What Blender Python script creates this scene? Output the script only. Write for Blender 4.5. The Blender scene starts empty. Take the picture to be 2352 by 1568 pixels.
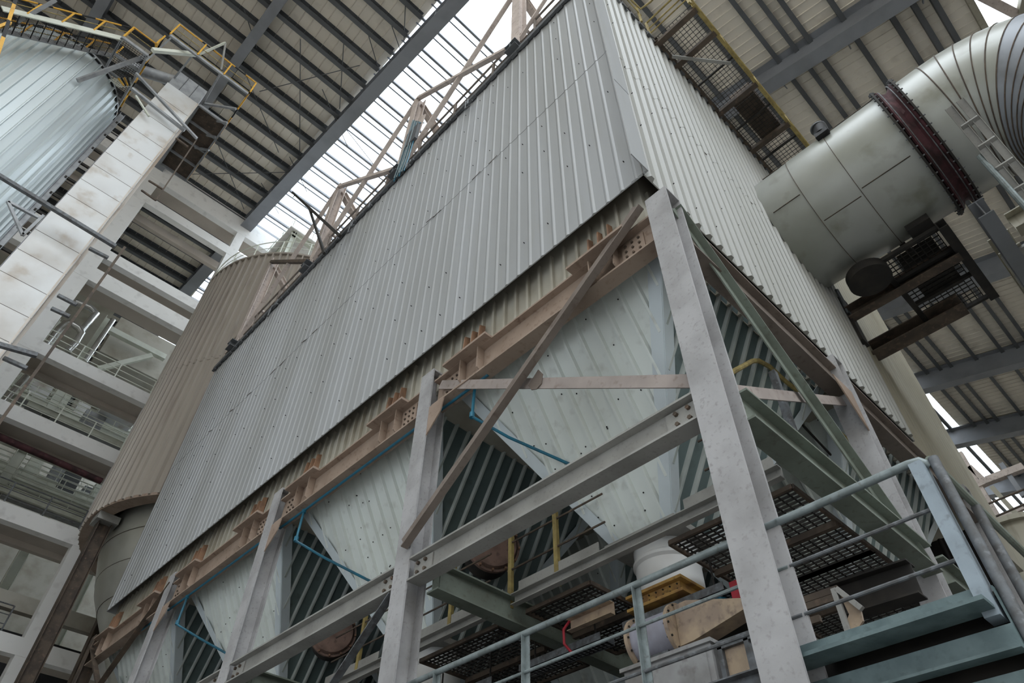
import bpy, math, random
from mathutils import Vector, Matrix
random.seed(7)
S = bpy.context.scene
COL = S.collection
V = Vector
R = math.radians
# ------------------------------------------------------------------ camera, sky, exposure
F_PX = 1584.1; PITCH = R(46.727); ROLL = R(.8345); YAW = R(46.773); EYE = V((0, 0, 1.6))
def cam_axes():
    h = V((math.cos(YAW), math.sin(YAW), 0)); r = V((math.sin(YAW), -math.cos(YAW), 0)); z = V((0, 0, 1))
    f = h*math.cos(PITCH) + z*math.sin(PITCH); u = -h*math.sin(PITCH) + z*math.cos(PITCH)
    return r*math.cos(ROLL) + u*math.sin(ROLL), -r*math.sin(ROLL) + u*math.cos(ROLL), f
CR, CU, CF = cam_axes()
cam = bpy.data.objects.new('camera', bpy.data.cameras.new('camera'))
COL.objects.link(cam)
cam.data.sensor_width = 36.0; cam.data.lens = F_PX/2352*36
cam.data.clip_end = 2000; cam.data.clip_start = .05
cam.matrix_world = Matrix(((CR.x, CU.x, -CF.x, EYE.x), (CR.y, CU.y, -CF.y, EYE.y), (CR.z, CU.z, -CF.z, EYE.z), (0, 0, 0, 1)))
S.camera = cam
W = bpy.data.worlds.new('world'); S.world = W; W.use_nodes = True
bg = W.node_tree.nodes['Background']; bg.inputs[0].default_value = (.86, .93, 1.0, 1); bg.inputs[1].default_value = 2.5
_n = W.node_tree.nodes; _l = W.node_tree.links          # overcast sky, brighter overhead than at the horizon
_t = _n.new('ShaderNodeTexCoord'); _s = _n.new('ShaderNodeSeparateXYZ'); _m = _n.new('ShaderNodeMapRange')
_l.new(_t.outputs['Generated'], _s.inputs[0]); _l.new(_s.outputs[2], _m.inputs[0])
_m.inputs[1].default_value = 0.0; _m.inputs[2].default_value = 1.0; _m.inputs[3].default_value = 2.2; _m.inputs[4].default_value = 19.0
_l.new(_m.outputs[0], bg.inputs[1])
S.view_settings.view_transform = 'Standard'; S.view_settings.look = 'None'
S.view_settings.gamma = 1; S.view_settings.use_curve_mapping = False
S.view_settings.exposure = -1.4
S.cycles.max_bounces = 6; S.cycles.diffuse_bounces = 4

def ray(px, py):
    return CR*((px-1176)/F_PX) + CU*(-(py-784)/F_PX) + CF
def on(ax, v, px, py):               # the real point seen there, on the plane axis = v
    d = ray(px, py); return EYE + d*((v-EYE[ax])/d[ax])
def OX(x, px, py): return on(0, x, px, py)
def OY(y, px, py): return on(1, y, px, py)
def OZ(z, px, py): return on(2, z, px, py)

# ------------------------------------------------------------------ materials
def mat(name, c, rough=.6, metal=0.0, c2=None, scale=3.0, lo=.45, hi=.65, c3=None, s3=14, streak=False, bump=0.0, spec=.4, c3amt=.6, detail=6):
    m = bpy.data.materials.new(name); m.use_nodes = True
    n = m.node_tree.nodes; l = m.node_tree.links
    b = n['Principled BSDF']
    b.inputs['Roughness'].default_value = rough; b.inputs['Metallic'].default_value = metal
    b.inputs['Specular IOR Level'].default_value = spec
    tc = n.new('ShaderNodeTexCoord'); mp = n.new('ShaderNodeMapping')
    l.new(tc.outputs['Object'], mp.inputs[0])
    if streak: mp.inputs['Scale'].default_value = (1, 1, .12)
    def layer(prev, col, sc, lo_, hi_, amt):
        t = n.new('ShaderNodeTexNoise'); t.inputs['Scale'].default_value = sc; t.inputs['Detail'].default_value = detail
        l.new(mp.outputs[0], t.inputs['Vector'])
        rp = n.new('ShaderNodeMapRange'); rp.inputs[1].default_value = lo_; rp.inputs[2].default_value = hi_; rp.inputs[4].default_value = amt
        l.new(t.outputs[0], rp.inputs[0])
        mx = n.new('ShaderNodeMix'); mx.data_type = 'RGBA'
        l.new(rp.outputs[0], mx.inputs[0])
        if prev is None: mx.inputs[6].default_value = (*c, 1)
        else: l.new(prev, mx.inputs[6])
        mx.inputs[7].default_value = (*col, 1)
        return mx.outputs[2], t
    out = None; t = None
    if c2 is not None: out, t = layer(None, c2, scale, lo, hi, 1.0)
    if c3 is not None: out, t = layer(out, c3, s3, .56, .72, c3amt)
    if out is None: b.inputs['Base Color'].default_value = (*c, 1)
    else: l.new(out, b.inputs['Base Color'])
    if bump and t is not None:
        bp = n.new('ShaderNodeBump'); bp.inputs['Strength'].default_value = bump; bp.inputs['Distance'].default_value = .02
        l.new(t.outputs[0], bp.inputs['Height']); l.new(bp.outputs[0], b.inputs['Normal'])
    return m
M = {}
M['clad'] = mat('cladding_sheet', (.385, .397, .408), .5, 0, (.315, .322, .32), .5, .4, .65, (.33, .33, .31), 5, True, 0, .4, .35)
M['clad_end'] = mat('cladding_sheet_weathered', (.345, .345, .325), .5, 0, (.29, .29, .265), .4, .4, .65, (.33, .33, .29), 5, True, 0, .4, .35)
M['clad_old'] = mat('cladding_sheet_yellowed', (.36, .335, .265), .55, 0, (.28, .26, .2), .4, .4, .65, (.2, .18, .13), 5, True)
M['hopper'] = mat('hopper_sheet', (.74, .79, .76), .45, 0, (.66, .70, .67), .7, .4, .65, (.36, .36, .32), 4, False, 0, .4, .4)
M['hopper_trim'] = mat('hopper_corner_trim', (.62, .69, .72), .45, 0, (.55, .61, .64), 1.2)
M['teal_sheet'] = mat('shade_dark_teal_sheet', (.15, .20, .20), .5, 0, (.11, .15, .15), .8, .4, .65, (.07, .08, .075), 3)  # teal panel colour, darkened further for the shade between the hoppers
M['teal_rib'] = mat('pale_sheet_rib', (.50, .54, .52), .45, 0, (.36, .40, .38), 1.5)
M['rustdrum'] = mat('rusty_brown_drum', (.24, .155, .125), .7, 0, (.15, .095, .075), 3, .4, .62, (.06, .04, .03), 9)
M['casing'] = mat('casing_sheet', (.44, .42, .36), .55, 0, (.34, .31, .25), 1.0)
M['tan'] = mat('primer_steel', (.34, .26, .205), .65, 0, (.27, .2, .155), 1.2, .4, .62, (.16, .1, .07), 9, False, .05)
M['dusty'] = mat('dusty_brown_steel', (.21, .175, .15), .65, 0, (.16, .13, .11), 1.5, .4, .62, (.1, .07, .05), 9)
M['tie'] = mat('dusty_flat_bar', (.36, .31, .285), .65, 0, (.28, .24, .22), 1.5, .4, .62, (.16, .12, .1), 9)
M['soffit'] = mat('concrete_bounce_tint', (.50, .445, .39), .85, 0, (.43, .38, .33), .5)  # painted concrete browned to carry bounced light on slabs and rear beams
M['rustbracket'] = mat('rusty_bracket_steel', (.29, .165, .10), .7, 0, (.19, .11, .07), 4)
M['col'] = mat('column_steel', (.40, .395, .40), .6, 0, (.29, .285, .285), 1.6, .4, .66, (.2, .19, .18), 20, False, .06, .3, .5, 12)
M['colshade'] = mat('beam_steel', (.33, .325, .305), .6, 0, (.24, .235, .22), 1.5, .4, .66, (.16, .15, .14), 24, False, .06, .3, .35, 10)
M['green'] = mat('green_grey_steel', (.20, .23, .195), .6, 0, (.15, .17, .14), 1.6, .42, .6, (.11, .10, .08), 12, False, .1)
M['teal'] = mat('blue_green_painted_steel', (.125, .175, .18), .55, 0, (.085, .125, .13), 5, .4, .62, (.06, .09, .09), 16, False, .15)
M['bluegrey'] = mat('blue_grey_paint', (.29, .345, .39), .55, 0, (.23, .275, .31), 3, .4, .65, (.14, .16, .17), 14)
M['galv'] = mat('galvanised_pipe', (.25, .29, .295), .45, .3, (.18, .21, .21), 6, .4, .6, (.12, .12, .11), 22)
M['darkgalv'] = mat('dirty_pipe', (.14, .15, .16), .6, .2, (.09, .09, .09), 8, .4, .6, (.25, .26, .28), 18)
M['dark'] = mat('sooty_and_shade_steel', (.02, .018, .016), .8, 0, (.035, .03, .025), 3)  # soot on steel parts; also colours the sheets added for shade
M['brownsteel'] = mat('brown_sooty_steel', (.10, .075, .055), .7, 0, (.06, .045, .035), 2.5, .4, .6, (.2, .13, .09), 9)
M['black'] = mat('black_paint', (.012, .012, .013), .6)
M['maroon'] = mat('maroon_fabric', (.085, .03, .035), .75, 0, (.03, .014, .014), 2.2, .4, .62, (.15, .07, .075), 5)
M['yellow'] = mat('yellow_paint', (.70, .38, .035), .5, 0, (.55, .28, .03), 5)
M['oldyellow'] = mat('faded_yellow_paint', (.38, .30, .11), .6, 0, (.25, .19, .07), 5, .4, .6, (.12, .09, .04), 14)
M['blue'] = mat('blue_pipe', (.02, .16, .25), .4, 0, (.03, .12, .18), 8)
M['concrete'] = mat('painted_concrete', (.88, .87, .85), .8, 0, (.83, .82, .80), .35, .4, .65, (.5, .48, .46), 2, False, .05, .2, .4)
M['roof'] = mat('roof_sheet', (.86, .79, .68), .7, 0, (.80, .73, .62), .15, .4, .65, (.62, .55, .46), 1.2, False, 0, .3, .5)
M['purlin'] = mat('roof_steel', (.105, .11, .115), .6, 0, (.08, .083, .086), .6)
M['rafter'] = mat('rafter_steel', (.24, .25, .27), .55, 0, (.19, .195, .21), .5)
M['duct'] = mat('duct_sheet', (.34, .35, .325), .32, .1, (.27, .28, .245), .5, .4, .62, (.17, .17, .13), 1.3, False, .03, .5, .75)
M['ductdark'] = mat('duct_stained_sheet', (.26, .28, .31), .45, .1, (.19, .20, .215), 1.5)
M['alu'] = mat('silo_sheet', (.60, .66, .67), .42, .25, (.55, .60, .61), .3, .4, .65, (.48, .52, .52), 1.2, True, 0, .5, .3)
M['silo'] = mat('brownish_silo_sheet', (.40, .36, .31), .5, .1, (.32, .28, .24), .3, .4, .65, (.24, .2, .17), 3, True)
M['cone'] = mat('smooth_cone_sheet', (.50, .50, .45), .3, .2, (.42, .42, .37), .8)
M['white'] = mat('off_white_sheet', (.68, .69, .69), .45, 0, (.56, .54, .51), .55, .42, .62, (.40, .32, .24), 1.1, False, .05, .4, .75)
M['rustedge'] = mat('rust_streaked_sheet', (.62, .57, .51), .6, 0, (.46, .36, .27), 1.6, .5, .66, (.25, .15, .09), 9, True)
M['pink'] = mat('faded_pink_steel', (.56, .48, .43), .6, 0, (.46, .39, .35), 1.5, .4, .6, (.2, .14, .11), 9)
M['greybar'] = mat('grey_bar', (.34, .35, .36), .5, .2, (.25, .26, .27), 3)
M['chrome'] = mat('bright_pipe_cladding', (.62, .62, .60), .25, .75, (.5, .5, .48), 2)
M['whitesteel'] = mat('white_painted_steel', (.66, .68, .60), .5, 0, (.55, .57, .49), 1.2)
M['beige'] = mat('beige_machine_paint', (.46, .35, .24), .5, 0, (.33, .25, .19), 4, .4, .6, (.12, .09, .08), 10)
M['lilac'] = mat('dusty_grey_paint', (.34, .34, .40), .6, 0, (.26, .25, .28), 3)
M['ochre'] = mat('ochre_flange', (.42, .25, .07), .6, 0, (.26, .14, .05), 5, .4, .6, (.08, .05, .03), 12)
M['red'] = mat('red_paint', (.42, .03, .05), .5, 0, (.3, .02, .03), 5)
M['cabinet'] = mat('grey_cabinet', (.36, .36, .36), .5, 0, (.22, .21, .2), 1.8, .4, .62, (.12, .1, .09), 6)
M['ground'] = mat('concrete_ground', (.27, .26, .245), .9, 0, (.20, .195, .185), .4)
def sky_sheet():
    m = bpy.data.materials.new('translucent_roof_sheet'); m.use_nodes = True
    n = m.node_tree.nodes; l = m.node_tree.links; n.remove(n['Principled BSDF'])
    a = n.new('ShaderNodeBsdfTransparent'); a.inputs[0].default_value = (.97, .99, 1, 1)
    b = n.new('ShaderNodeBsdfTranslucent'); b.inputs[0].default_value = (.9, .93, .95, 1)
    x = n.new('ShaderNodeMixShader'); x.inputs[0].default_value = .12
    l.new(a.outputs[0], x.inputs[1]); l.new(b.outputs[0], x.inputs[2]); l.new(x.outputs[0], n['Material Output'].inputs[0])
    return m
M['sky'] = sky_sheet()

# ------------------------------------------------------------------ mesh builder
class MB:
    def __init__(s): s.v = []; s.f = []; s.smooth = False
    def add(s, vs, fs):
        o = len(s.v); s.v += [tuple(p) for p in vs]; s.f += [tuple(i+o for i in f) for f in fs]; return s
    def box(s, a, b):
        x0, y0, z0 = a; x1, y1, z1 = b
        return s.add([(x0,y0,z0),(x1,y0,z0),(x1,y1,z0),(x0,y1,z0),(x0,y0,z1),(x1,y0,z1),(x1,y1,z1),(x0,y1,z1)],
                     [(0,3,2,1),(4,5,6,7),(0,1,5,4),(1,2,6,5),(2,3,7,6),(3,0,4,7)])
    def frame(s, p0, p1, up):
        d = (V(p1)-V(p0)).normalized(); up = V(up)
        if abs(d.dot(up.normalized())) > .98: up = V((1, 0, 0)) if abs(d.x) < .9 else V((0, 1, 0))
        sx = d.cross(up).normalized(); return d, sx, sx.cross(d).normalized()
    def prof(s, pts, p0, p1, up=(0, 0, 1)):     # closed section (side, up) swept p0 -> p1
        p0 = V(p0); p1 = V(p1); d, sx, u = s.frame(p0, p1, up); n = len(pts)
        vs = [p0+sx*a+u*b for a, b in pts] + [p1+sx*a+u*b for a, b in pts]
        fs = [(i, (i+1) % n, (i+1) % n+n, i+n) for i in range(n)] + [tuple(range(n-1, -1, -1)), tuple(range(n, 2*n))]
        return s.add(vs, fs)
    def bar(s, p0, p1, w, h, up=(0, 0, 1)):
        return s.prof([(-w/2,-h/2),(w/2,-h/2),(w/2,h/2),(-w/2,h/2)], p0, p1, up)
    def ib(s, p0, p1, b, h, up=(0, 0, 1), t=None):   # I section: flanges across `side`, web along `up`
        t = t or max(.014, h*.055); w = t*.45; B = b/2; H = h/2
        return s.prof([(-B,-H),(B,-H),(B,-H+t),(w,-H+t),(w,H-t),(B,H-t),(B,H),(-B,H),(-B,H-t),(-w,H-t),(-w,-H+t),(-B,-H+t)], p0, p1, up)
    def ch(s, p0, p1, b, h, up=(0, 0, 1), t=.012):   # channel open towards +side
        H = h/2
        return s.prof([(0,-H),(b,-H),(b,-H+t),(t,-H+t),(t,H-t),(b,H-t),(b,H),(0,H)], p0, p1, up)
    def ang(s, p0, p1, b, h, up=(0, 0, 1), t=.012):
        return s.prof([(0,0),(b,0),(b,t),(t,t),(t,h),(0,h)], p0, p1, up)
    def tube(s, path, r, n=8):
        path = [V(p) for p in path]; k = len(path); vs = []; fs = []; pn = None
        for i, p in enumerate(path):
            d = ((path[min(i+1, k-1)]-p).normalized() + (p-path[max(i-1, 0)]).normalized()).normalized()
            if pn is None:
                a = V((0, 0, 1)) if abs(d.z) < .9 else V((1, 0, 0)); pn = d.cross(a).normalized()
            else: pn = (pn-d*pn.dot(d)).normalized()
            q = d.cross(pn); rr = r[i] if isinstance(r, (list, tuple)) else r
            vs += [p+(pn*math.cos(2*math.pi*j/n)+q*math.sin(2*math.pi*j/n))*rr for j in range(n)]
        for i in range(k-1):
            for j in range(n):
                fs.append((i*n+j, i*n+(j+1) % n, (i+1)*n+(j+1) % n, (i+1)*n+j))
        fs += [tuple(range(n-1, -1, -1)), tuple(range((k-1)*n, k*n))]
        return s.add(vs, fs)
    def cyl(s, p0, p1, r, n=24): return s.tube([p0, p1], r, n)
    def ring(s, c, ri, ro, h, n=48, a0=0, a1=360):
        full = a1-a0 >= 360; m = n if full else n+1; vs = []; fs = []
        for i in range(m):
            a = R(a0+(a1-a0)*i/n)
            for rr, z in ((ri, 0), (ro, 0), (ro, h), (ri, h)): vs.append((c[0]+rr*math.cos(a), c[1]+rr*math.sin(a), c[2]+z))
        for i in range(n):
            j = (i+1) % m
            for k in range(4): fs.append((i*4+k, j*4+k, j*4+(k+1) % 4, i*4+(k+1) % 4))
        return s.add(vs, fs)
    def lathe(s, c, prof, n=64):
        vs = []; fs = []; k = len(prof)
        for i in range(n):
            a = 2*math.pi*i/n
            vs += [(c[0]+r*math.cos(a), c[1]+r*math.sin(a), c[2]+z) for r, z in prof]
        for i in range(n):
            j = (i+1) % n
            for q in range(k-1): fs.append((i*k+q, j*k+q, j*k+q+1, i*k+q+1))
        return s.add(vs, fs)
    def plate(s, pts, t, nrm):
        pts = [V(p) for p in pts]; d = V(nrm).normalized()*t; n = len(pts)
        fs = [tuple(range(n)), tuple(range(2*n-1, n-1, -1))] + [(i, i+n, (i+1) % n+n, (i+1) % n) for i in range(n)]
        return s.add(pts+[p+d for p in pts], fs)
    def ribbed(s, o, u, v, w, h, nrm, pitch, rw, dep, t=.02, slope=.35, off=0.0, wob=0.0):
        """corrugated sheet: ribs along v, spaced `pitch` along u, standing `dep` towards nrm, solid back"""
        o = V(o); u = V(u).normalized(); v = V(v).normalized(); nrm = V(nrm).normalized()
        pr = [(0.0, 0.0)]; x = off
        while x+rw < w:
            if x > 0: pr += [(x, 0), (x+rw*slope, dep), (x+rw*(1-slope), dep), (x+rw, 0)]
            x += pitch
        pr += [(w, 0), (w, -t), (0, -t)]
        n = len(pr)
        a = [o+u*p+nrm*(q+(random.uniform(-wob, wob) if q > 0 else 0)) for p, q in pr]; b = [p+v*h for p in a]
        return s.add(a+b, [(i, (i+1) % n, (i+1) % n+n, i+n) for i in range(n)] + [tuple(range(n-1, -1, -1)), tuple(range(n, 2*n))])
    def build(s, name, m, parent=None, smooth=False):
        me = bpy.data.meshes.new(name)
        off = V(parent['_o']) if parent is not None and '_o' in parent else V((0, 0, 0))
        me.from_pydata([tuple(V(p)-off) for p in s.v], [], s.f)
        me.materials.append(M[m] if isinstance(m, str) else m); me.update()
        bm = None
        import bmesh
        bm = bmesh.new(); bm.from_mesh(me); bmesh.ops.recalc_face_normals(bm, faces=bm.faces); bm.to_mesh(me); bm.free()
        if smooth:
            me.polygons.foreach_set('use_smooth', [True]*len(me.polygons)); me.set_sharp_from_angle(angle=R(35))
        o = bpy.data.objects.new(name, me); COL.objects.link(o)
        if parent is not None:
            o.parent = parent
            o['_o'] = tuple(off)
        return o
def tag(o, label=None, cat=None, group=None, kind=None):
    if label: o['label'] = label
    if cat: o['category'] = cat
    if group: o['group'] = group
    if kind: o['kind'] = kind
    return o
def thing(name, label, cat, loc, group=None):
    o = bpy.data.objects.new(name, None); COL.objects.link(o); o.location = loc; o['_o'] = tuple(loc); o.empty_display_size = .2
    return tag(o, label, cat, group)
def solo(name, mb, m, label, cat, group=None, smooth=False):
    return tag(mb.build(name, m, None, smooth), label, cat, group)
def struct(name, mb, m): return tag(mb.build(name, m), kind='structure')
def copy_thing(t, dloc, label):
    c = t.copy(); COL.objects.link(c); c.location = t.location + V(dloc); c['label'] = label
    for ch in t.children:
        d = ch.copy(); COL.objects.link(d); d.parent = c
        for g in ch.children:
            e = g.copy(); COL.objects.link(e); e.parent = d
    return c
def lerp(a, b, t): return V(a)+(V(b)-V(a))*t
def guardrail(name, label, path, h, m, group=None, posts=None, rails=(1.0, .5), r=.024, step=1.5, toe=None, post_r=None, up=(0, 0, 1), cat='railing'):
    """path = points at floor level; parts: top_rail, mid_rail, post..., toe_board"""
    path = [V(p) for p in path]; U = V(up)
    t = thing(name, label, cat, path[0], group)
    for k, f in enumerate(rails):
        MB().tube([p+U*h*f for p in path], r if k == 0 else r*.7, 8).build('top_rail' if k == 0 else 'mid_rail', m, t, True)
    pts = []
    if posts is None:
        for a, b in zip(path[:-1], path[1:]):
            n = max(1, round((b-a).length/step)); pts += [lerp(a, b, i/n) for i in range(n)]
        pts.append(path[-1])
    else: pts = [V(p) for p in posts]
    for p in pts: MB().bar(p, p+U*h, (post_r or r)*2, (post_r or r)*2).build('post', m, t)
    if toe:
        for a, b in zip(path[:-1], path[1:]): MB().bar(a+U*toe/2, b+U*toe/2, .012, toe).build('toe_board', m, t)
    return t
NTH = ['nearest', 'second', 'third', 'fourth', 'fifth', 'sixth', 'seventh', 'eighth', 'ninth', 'tenth']
# ------------------------------------------------------------------ ground, roof
mb = MB(); mb.box((-20, -36, -.3), (130, 120, 0)); struct('floor', mb, 'ground')
mb = MB(); mb.box((-140, -120, -.3), (-20, 200, -.02)); mb.box((-20, -160, -.3), (160, -36, -.02)); struct('floor_outside_unseen', mb, 'cabinet')  # unseen outdoor ground, added to bounce daylight up through the wall openings
HR = 45.0                                   # underside of the flat roof
mb = MB()                                   # flat roof of ribbed sheet, left of the skylight girder
mb.ribbed((-20, 2, HR+.25), (1, 0, 0), (0, 1, 0), 25.75, 95, (0, 0, -1), .6, .07, .05, .03)
struct('ceiling_left', mb, 'roof')
KN = 7.4                                    # the sloping roof meets the skylight here
def zr(y): return 43.0+.25*(y-5)
v = V((0, 1, .25)).normalized(); nn = V((0, .25, -1)).normalized()
mb = MB(); SQ = math.sqrt(1.0625); mb.ribbed((5.2, -7.7, zr(-7.7)+.25), (1, 0, 0), v, 90, (KN+7.7)*SQ, nn, .55, .07, .05, .03); mb.ribbed((5.2, -10.7, zr(-10.7)+.25), (1, 0, 0), v, 15, 3*SQ, nn, .55, .07, .05, .03); mb.ribbed((36, -10.7, zr(-10.7)+.25), (1, 0, 0), v, 59.2, 3*SQ, nn, .55, .07, .05, .03); mb.ribbed((5.2, -34, zr(-34)+.25), (1, 0, 0), v, 90, 23.3*SQ, nn, .55, .07, .05, .03); mb.ribbed((26, KN, zr(KN)+.25), (1, 0, 0), v, 27, 7*math.sqrt(1+.0625), nn, .55, .07, .05, .03)
mb.ribbed((26, 14.2, zr(14.2)+.2), (1, 0, 0), (0, 1, 0), 27, 21, (0, 0, -1), .55, .07, .05, .03)
mb.box((26, 35.2, HR+.2), (96, 98, HR+.3)); mb.box((53, 9.6, HR+.2), (74, 35.2, HR+.3)); mb.box((74, 20, HR+.2), (96, 35.2, HR+.3)); mb.box((5, 97, HR+.2), (26, 98, HR+.3))
struct('ceiling_right', mb, 'roof')
mb = MB(); mb.box((5.6, KN, HR+.3), (26, 97, HR+.33)); mb.box((53, KN, HR+.3), (74, 9.6, HR+.33)); mb.box((74, KN, HR+.3), (96, 20, HR+.33))
struct('window_1', mb, 'sky')
mb = MB(); mb.plate([(20.2, -10.7, zr(-10.7)+.3), (36, -10.7, zr(-10.7)+.3), (36, -7.7, zr(-7.7)+.3), (20.2, -7.7, zr(-7.7)+.3)], .03, (0, 0, 1)); struct('window_2', mb, 'sky')
mb = MB(); mb.box((-20.3, -40, 14), (-20, 98, 46)); mb.box((-20.3, -40, 0), (-20, -14, 15)); mb.box((-20.3, 24, 0), (-20, 98, 15)); struct('wall_left_unseen', mb, 'roof')  # unseen wall; opening narrowed to steer daylight onto the long side
mb = MB(); mb.box((-20, -34.3, 0), (98, -34, 17)); mb.box((-20, -34.3, 35), (98, -34, 46)); mb.box((24, -34.3, 17), (60, -34, 35)); struct('wall_front_unseen', mb, 'roof')  # unseen wall; its high gap is added to light roof and concrete frame
mb = MB(); mb.box((95, -34, 0), (95.3, 98, 46)); struct('wall_right', mb, 'roof')
# purlins of the flat roof and the skylight
PUR = []
for k in range(-1, 46):
    y = 14.38+1.45*k
    if y > 78: break
    PUR.append(y)
    mb = MB(); mb.ch((-20, y, HR-.05), (5.6, y, HR-.05), .28, .56, t=.03)
    tag(mb.build('roof_purlin', 'purlin'), 'dark steel purlin under the beige roof left of the skylight, one of an even row', 'purlin', 'purlins of the left roof')
for k, y in enumerate(PUR):
    if y > 60: break
    mb = MB(); mb.bar((5.6, y, HR+.2), (25.9, y, HR+.2), .15, .20); mb.bar((5.6, y+.45, HR+.24), (25.9, y+.45, HR+.24), .08, .08)
    tag(mb.build('skylight_purlin', 'rafter'), 'thin grey bar crossing the white skylight, one of an even row', 'purlin', 'bars across the skylight')  # paler steel here paints in the glow of the skylight
for k in range(-9, 14):
    y = .94+1.83*k
    for dy in ((0, .8) if k % 3 == 2 else (0,)):
        if -10.6 < y+dy < -7.8: continue
        mb = MB(); mb.ch((5.6 if y+dy < 7.3 else 26, y+dy, min(zr(y+dy), zr(14.2))-.0), (95 if y+dy < 10.2 else 53, y+dy, min(zr(y+dy), zr(14.2))-.0), .26, .44, t=.03)
        tag(mb.build('roof_purlin', 'purlin'), 'dark steel purlin under the sloping beige roof at the right, one of an even row', 'purlin', 'purlins of the right roof')
# girders and rafters
t = thing('skylight_girder', 'long grey steel girder along the left edge of the white skylight', 'girder', (6.6, 8, HR))
mb = MB(); mb.ib((6.6, 8, HR-.55), (3.6, 76, HR-.55), .85, 1.1, t=.05); mb.build('girder_beam', 'rafter', t)
mb = MB()
for i in range(24):
    y = 9+i*2.2; x = 6.6-.0441*(y-8); mb.box((x-.38, y, HR-1.05), (x+.38, y+.03, HR-.05))
mb.build('stiffener', 'rafter', t)
for i, (x0, x1, y0, y1, lab) in enumerate([(-.75, -2.2, 8, 76, 'grey steel rafter in the left roof, next to the skylight girder'), (-8, -9.5, 8, 76, 'grey steel rafter in the left roof above the tall silo')]):
    mb = MB(); mb.ib((x0, y0, HR-.42), (x1, y1, HR-.42), .6, .85, t=.04); solo('roof_rafter', mb, 'rafter', lab, 'rafter', 'rafters of the left roof')
RL = ['grey rafter under the right roof, above the catwalk', 'grey rafter under the right roof, hidden behind the big round duct', 'grey rafter under the right roof, seen past the dark bracket platform', 'grey rafter crossing the right roof just above the bright roof gap', 'grey rafter crossing the right roof below the bright roof gap', 'farthest grey rafter at the lower right edge of the roof', 'last grey rafter beyond the lower right roof edge']
for i, x in enumerate([21.7, 33, 44, 55, 65, 76, 87]):
    t = thing('roof_rafter', RL[i], 'rafter', (x, KN, zr(KN)), 'rafters of the right roof')
    mb = MB(); ye = KN+.6 if x < 26 else 14.2; mb.ib((x, ye, zr(ye)-.9), (x, -34, zr(-34)-.9), .85, 1.8, t=.05); mb.build('rafter_beam', 'rafter', t)
    for k in range(5):
        y = 5-k*3.7; mb = MB(); mb.plate([(x+.2, y, zr(y)-1.5), (x+1.6, y, zr(y)-.1), (x+1.75, y, zr(y)-.1), (x+.2, y, zr(y)-1.7)], .06, (0, 1, 0)); mb.build('fly_brace', 'rafter', t)
# bracing rods under the left roof, each between two real purlin points
rods = [((690, 90), (688, 380)), ((596, 210), (826, 150)), ((430, 400), (690, 395)), ((740, 205), (800, 340)), ((665, 360), (705, 440)), ((600, 420), (640, 490)), ((770, 265), (860, 380)), ((560, 160), (640, 350)),
        ((500, 330), (560, 480)), ((840, 60), (870, 160)), ((900, 60), (925, 130)), ((790, 90), (780, 250)), ((560, 20), (590, 110)), ((932, -20), (928, 95))]
for a, b in rods:
    mb = MB(); mb.tube([OZ(HR-.25, *a), OZ(HR-.25, *b)], .028, 6)
    tag(mb.build('brace_rod', 'purlin'), 'thin dark bracing rod slung under the left roof purlins, one of several', 'rod', 'bracing rods of the left roof')
# ------------------------------------------------------------------ dust collector housing
X0, X1, Y0, Y1, Z0, Z1 = 5.0, 14.1, 2.49, 22.7, 10.88, 20.86
BX = thing('dust_collector', 'huge grey box housing clad in vertical ribbed sheets, filling the middle of the photo', 'dust collector', (X0, Y0, Z0))
mb = MB(); mb.box((X0+.32, Y0+.30, Z0-.95), (X1-.1, Y1-.2, Z1-.02))
mb.build('casing', 'casing', BX)
mb = MB()                                                    # ribs of the casing skirt seen under the sheets
for k in range(70):
    y = Y0+.45+k*.285
    mb.box((X0+.26, y, Z0-.95), (X0+.325, y+.05, Z0+.3))
for k in range(30):
    x = X0+.45+k*.3; mb.box((x, Y0+.24, Z0-.95), (x+.05, Y0+.305, Z0+.3))
mb.build('skirt_rib', 'casing', BX)
tiers = [(Z0, 15.98, 0.0), (15.95, Z1, .008)]
for za, zb, o in tiers:
    mb = MB(); mb.ribbed((X0-o, Y0-.02, za), (0, 1, 0), (0, 0, 1), Y1-Y0+.02, zb-za, (-1, 0, 0), .285, .09, .017, .018, .40, .11)
    mb.build('side_cladding', 'clad', BX)
for za, zb, o in [(Z0, 15.5, 0.0), (15.48, Z1, .006)]:
    mb = MB(); mb.ribbed((X0-.02, Y0-o, za), (1, 0, 0), (0, 0, 1), X1-X0+.02, zb-za, (0, -1, 0), .30, .14, .06, .018, .25, .1)
    mb.build('end_cladding', 'clad_end', BX)
mb = MB(); mb.ribbed((X0, Y1, Z0), (1, 0, 0), (0, 0, 1), X1-X0, Z1-Z0, (0, 1, 0), .30, .10, .04, .018); mb.build('rear_cladding', 'clad', BX)
mb = MB(); mb.ribbed((X1, Y0, Z0), (0, 1, 0), (0, 0, 1), Y1-Y0, Z1-Z0, (1, 0, 0), .30, .10, .04, .018); mb.build('rear_cladding', 'clad', BX)
mb = MB()                                                    # folded corner flashing
for za, zb in ((Z0+.02, 13.6), (13.6, 17.2), (17.2, Z1+.02)):
    d = .006*(za > 13)
    mb.prof([(-.006-d, .26), (-.045-d, .255), (-.045-d, -.045-d), (.36, -.045-d), (.36, -.03), (-.006-d, -.03)], (X0-.015, Y0-.03, za), (X0-.015, Y0-.03, zb), (0, 1, 0))
mb.build('corner_flashing', 'clad', BX)
mb = MB(); mb.box((X0-.07, Y0-.07, Z1-.01), (X1+.05, Y1+.05, Z1+.05)); mb.build('top_plate', 'greybar', BX)
mb = MB(); mb.box((X0-.11, Y0+.1, Z1-.10), (X0-.05, Y1, Z1+.10))
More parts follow.
